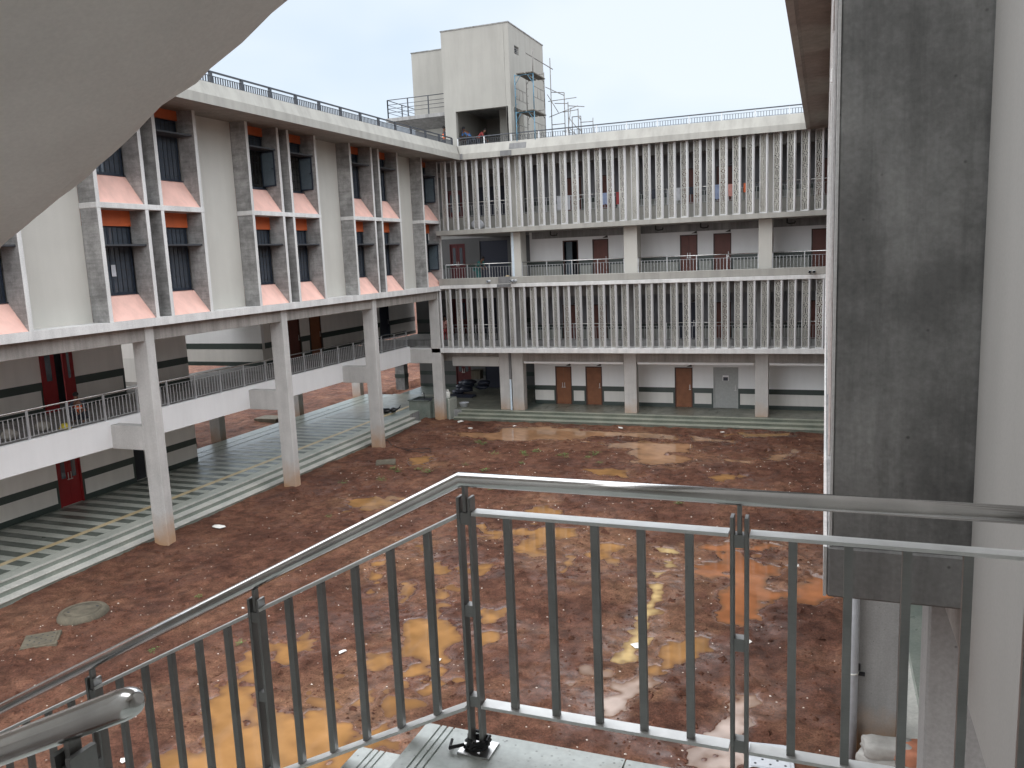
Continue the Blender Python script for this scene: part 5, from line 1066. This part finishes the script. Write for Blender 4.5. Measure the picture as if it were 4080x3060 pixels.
# ------------------------------------------------------------------ people
def skin(name, V, E, Rr, mat, parent, root=0):
    me = bpy.data.meshes.new(name); me.from_pydata(V, E, []); o = bpy.data.objects.new(name, me); place(o, parent, WM[parent].translation, rot=WM[parent].to_3x3().to_4x4())
    md = o.modifiers.new('skin', 'SKIN'); md.use_smooth_shade = True
    sv = me.skin_vertices[0].data if len(me.skin_vertices) else None
    if sv is None:
        bm = bmesh.new(); bm.from_mesh(me); bm.verts.layers.skin.verify(); bm.to_mesh(me); bm.free(); sv = me.skin_vertices[0].data
    for i, r in enumerate(Rr):
        sv[i].radius = r if isinstance(r, tuple) else (r, r); sv[i].use_root = (i == root)
    s = o.modifiers.new('sub', 'SUBSURF'); s.levels = 1; s.render_levels = 1
    me.materials.append(mat); return o
def person(loc, rz, label, pose='stand', scale=1.0, top='vest', legs='darkcloth', under='darkcloth', vest=False, cap=None):
    r = empty('person', loc, label, 'person', None, rz)
    r.scale = (scale,)*3
    if pose == 'stand':
        J = dict(pel=(0, 0, .92), sp=(0, 0, 1.12), ch=(0, .01, 1.32), nk=(0, .0, 1.47), hb=(0, -.02, 1.55), ht=(0, -.02, 1.70), sl=(-.18, 0, 1.41), sr=(.18, 0, 1.41), el=(-.25, .02, 1.13), er=(.24, -.12, 1.16), wl=(-.26, -.06, .90), wr=(.18, -.34, 1.22), hl=(-.10, 0, .88), hr=(.10, 0, .88), kl=(-.11, -.03, .50), kr=(.11, -.02, .50), al=(-.11, .02, .09), ar=(.12, .02, .09), tl=(-.12, -.14, .04), tr=(.13, -.14, .04))
    elif pose == 'stoop':
        J = dict(pel=(0, .12, .88), sp=(0, .04, 1.05), ch=(0, -.12, 1.2), nk=(0, -.24, 1.29), hb=(0, -.31, 1.33), ht=(0, -.38, 1.46), sl=(-.18, -.18, 1.25), sr=(.18, -.18, 1.25), el=(-.24, -.26, 1.0), er=(.24, -.26, 1.0), wl=(-.18, -.42, .85), wr=(.18, -.42, .87), hl=(-.10, .12, .85), hr=(.10, .12, .85), kl=(-.12, -.02, .48), kr=(.12, -.02, .48), al=(-.12, .06, .09), ar=(.12, .06, .09), tl=(-.13, -.1, .04), tr=(.13, -.1, .04))
    else:   # squat
        J = dict(pel=(0, .12, .24), sp=(0, .10, .42), ch=(0, .0, .60), nk=(0, -.08, .73), hb=(0, -.12, .80), ht=(0, -.15, .94), sl=(-.18, -.03, .66), sr=(.18, -.03, .66), el=(-.26, -.2, .46), er=(.26, -.2, .46), wl=(-.16, -.40, .36), wr=(.16, -.40, .36), hl=(-.11, .1, .22), hr=(.11, .1, .22), kl=(-.18, -.30, .46), kr=(.18, -.30, .46), al=(-.15, -.06, .09), ar=(.15, -.06, .09), tl=(-.17, -.24, .04), tr=(.17, -.24, .04))
    K = list(J); ix = {k: i for i, k in enumerate(K)}; V = [J[k] for k in K]
    E = [('pel', 'sp'), ('sp', 'ch'), ('ch', 'nk'), ('nk', 'hb'), ('hb', 'ht'), ('ch', 'sl'), ('ch', 'sr'), ('sl', 'el'), ('sr', 'er'), ('el', 'wl'), ('er', 'wr'), ('pel', 'hl'), ('pel', 'hr'), ('hl', 'kl'), ('hr', 'kr'), ('kl', 'al'), ('kr', 'ar'), ('al', 'tl'), ('ar', 'tr')]
    E = [(ix[a], ix[b]) for a, b in E]
    R0 = dict(pel=(.15, .11), sp=(.125, .09), ch=(.14, .10), nk=.05, hb=(.072, .085), ht=(.06, .075), sl=.06, sr=.06, el=.042, er=.042, wl=.03, wr=.03, hl=.085, hr=.085, kl=.058, kr=.058, al=.04, ar=.04, tl=.035, tr=.035)
    Rr = [R0[k] for k in K]
    for w_, e_ in (('wl', 'el'), ('wr', 'er')):       # palm, four fingers and a thumb
        d = (Vector(J[w_])-Vector(J[e_])).normalized(); s_ = d.orthogonal().normalized(); p = Vector(J[w_])+d*.07; V.append(tuple(p)); Rr.append((.035, .02)); pi = len(V)-1; E.append((ix[w_], pi))
        for k, (o_, ln) in enumerate(((-.028, .06), (-.01, .075), (.01, .07), (.028, .055))):
            a = p+s_*o_+d*.03; b = a+d*ln*.6+s_.cross(d)*.012; V += [tuple(a), tuple(b)]; Rr += [.009, .008]; E += [(pi, len(V)-2), (len(V)-2, len(V)-1)]
        a = Vector(J[w_])+d*.035+s_*.045; b = a+d*.035+s_*.01; V += [tuple(a), tuple(b)]; Rr += [.011, .009]; E += [(ix[w_], len(V)-2), (len(V)-2, len(V)-1)]
    skin('body', V, E, Rr, M['skin'], r)
    def sub(name, keys, edges, grow, mat, root):
        id2 = {k: i for i, k in enumerate(keys)}; rr = [tuple(v+grow for v in R0[k]) if isinstance(R0[k], tuple) else R0[k]+grow for k in keys]
        return skin(name, [J[k] for k in keys], [(id2[a], id2[b]) for a, b in edges], rr, mat, r, id2[root])
    sub('shirt', ['sp', 'ch', 'sl', 'sr', 'el', 'er', 'pel'], [('pel', 'sp'), ('sp', 'ch'), ('ch', 'sl'), ('ch', 'sr'), ('sl', 'el'), ('sr', 'er')], .014, M[under if vest else top], 'ch')
    sub('trousers', ['pel', 'hl', 'hr', 'kl', 'kr', 'al', 'ar'], [('pel', 'hl'), ('pel', 'hr'), ('hl', 'kl'), ('hr', 'kr'), ('kl', 'al'), ('kr', 'ar')], .018, M[legs], 'pel')
    if vest:
        sub('vest', ['sp', 'ch', 'sl', 'sr', 'pel'], [('pel', 'sp'), ('sp', 'ch'), ('ch', 'sl'), ('ch', 'sr')], .026, M[top], 'ch')
        c = Vector(J['sp']); u = (Vector(J['ch'])-c); pts = [(c.x+.178*math.cos(t_), c.y+u.y*.3+.135*math.sin(t_), c.z+.06) for t_ in np.linspace(0, 6.283, 20)]
        inst('reflective_band', MB().tube(pts, .018, 6, False).mesh('reflective_band', M['strip']), r, WM[r].translation, rot=WM[r].to_3x3().to_4x4())
    h = Vector(J['ht']); hb = Vector(J['hb']); c = h*.8+hb*.2
    inst('hair', MB().blob((c.x, c.y+.02, c.z+.03), .1, 2, .04, (.85, 1, .85), 3).mesh('hair', M[cap] if cap else M['hair']), r, WM[r].translation, rot=WM[r].to_3x3().to_4x4())
    return r
person((-19.35, 41.2, 14.0), 2.2, 'person in an orange vest standing at the roof railing beside the tower', 'stand', .93, 'vest', vest=True)
person((-17.85, 41.0, 14.0), -1.9, 'person in a blue shirt and dark cap stooping in the tower opening', 'stoop', .98, 'bluecloth', cap='darkcloth')
person((-17.45, 41.5, 14.0), 1.9, 'person in dark red stooping behind the one in blue', 'stoop', .92, 'redcloth')
person((-22.5, 19.25, F1), .4, 'person in an orange reflective vest squatting on the walkway', 'squat', 1.0, 'vest', vest=True)
person((-19.86, 41.1, 3.93), .2, 'person in a pink shirt and red cloth behind the lower lattice fins', 'stand', .93, 'pinkcloth', 'redcloth')
person((-17.9, 41.6, 7.25), 1.4, 'person in teal clothes bending behind the second floor railing', 'stoop', .95, 'tealcloth', 'tealcloth')

for bi, (y, z, lbl) in enumerate(((18.35, 8.75, 'white paper stuck inside the lower left window'), (18.75, 8.55, 'small white paper beside the other in the lower left window'), (20.75, 9.0, 'white paper hanging at the second lower window'), (31.9, 9.05, 'pale cloth hanging at the lower window near the far end'))):
    tag(MB().box(-19.93, -19.925, y, y+.16, z, z+.34).obj('paper', M['whitecloth']), lbl, 'paper')
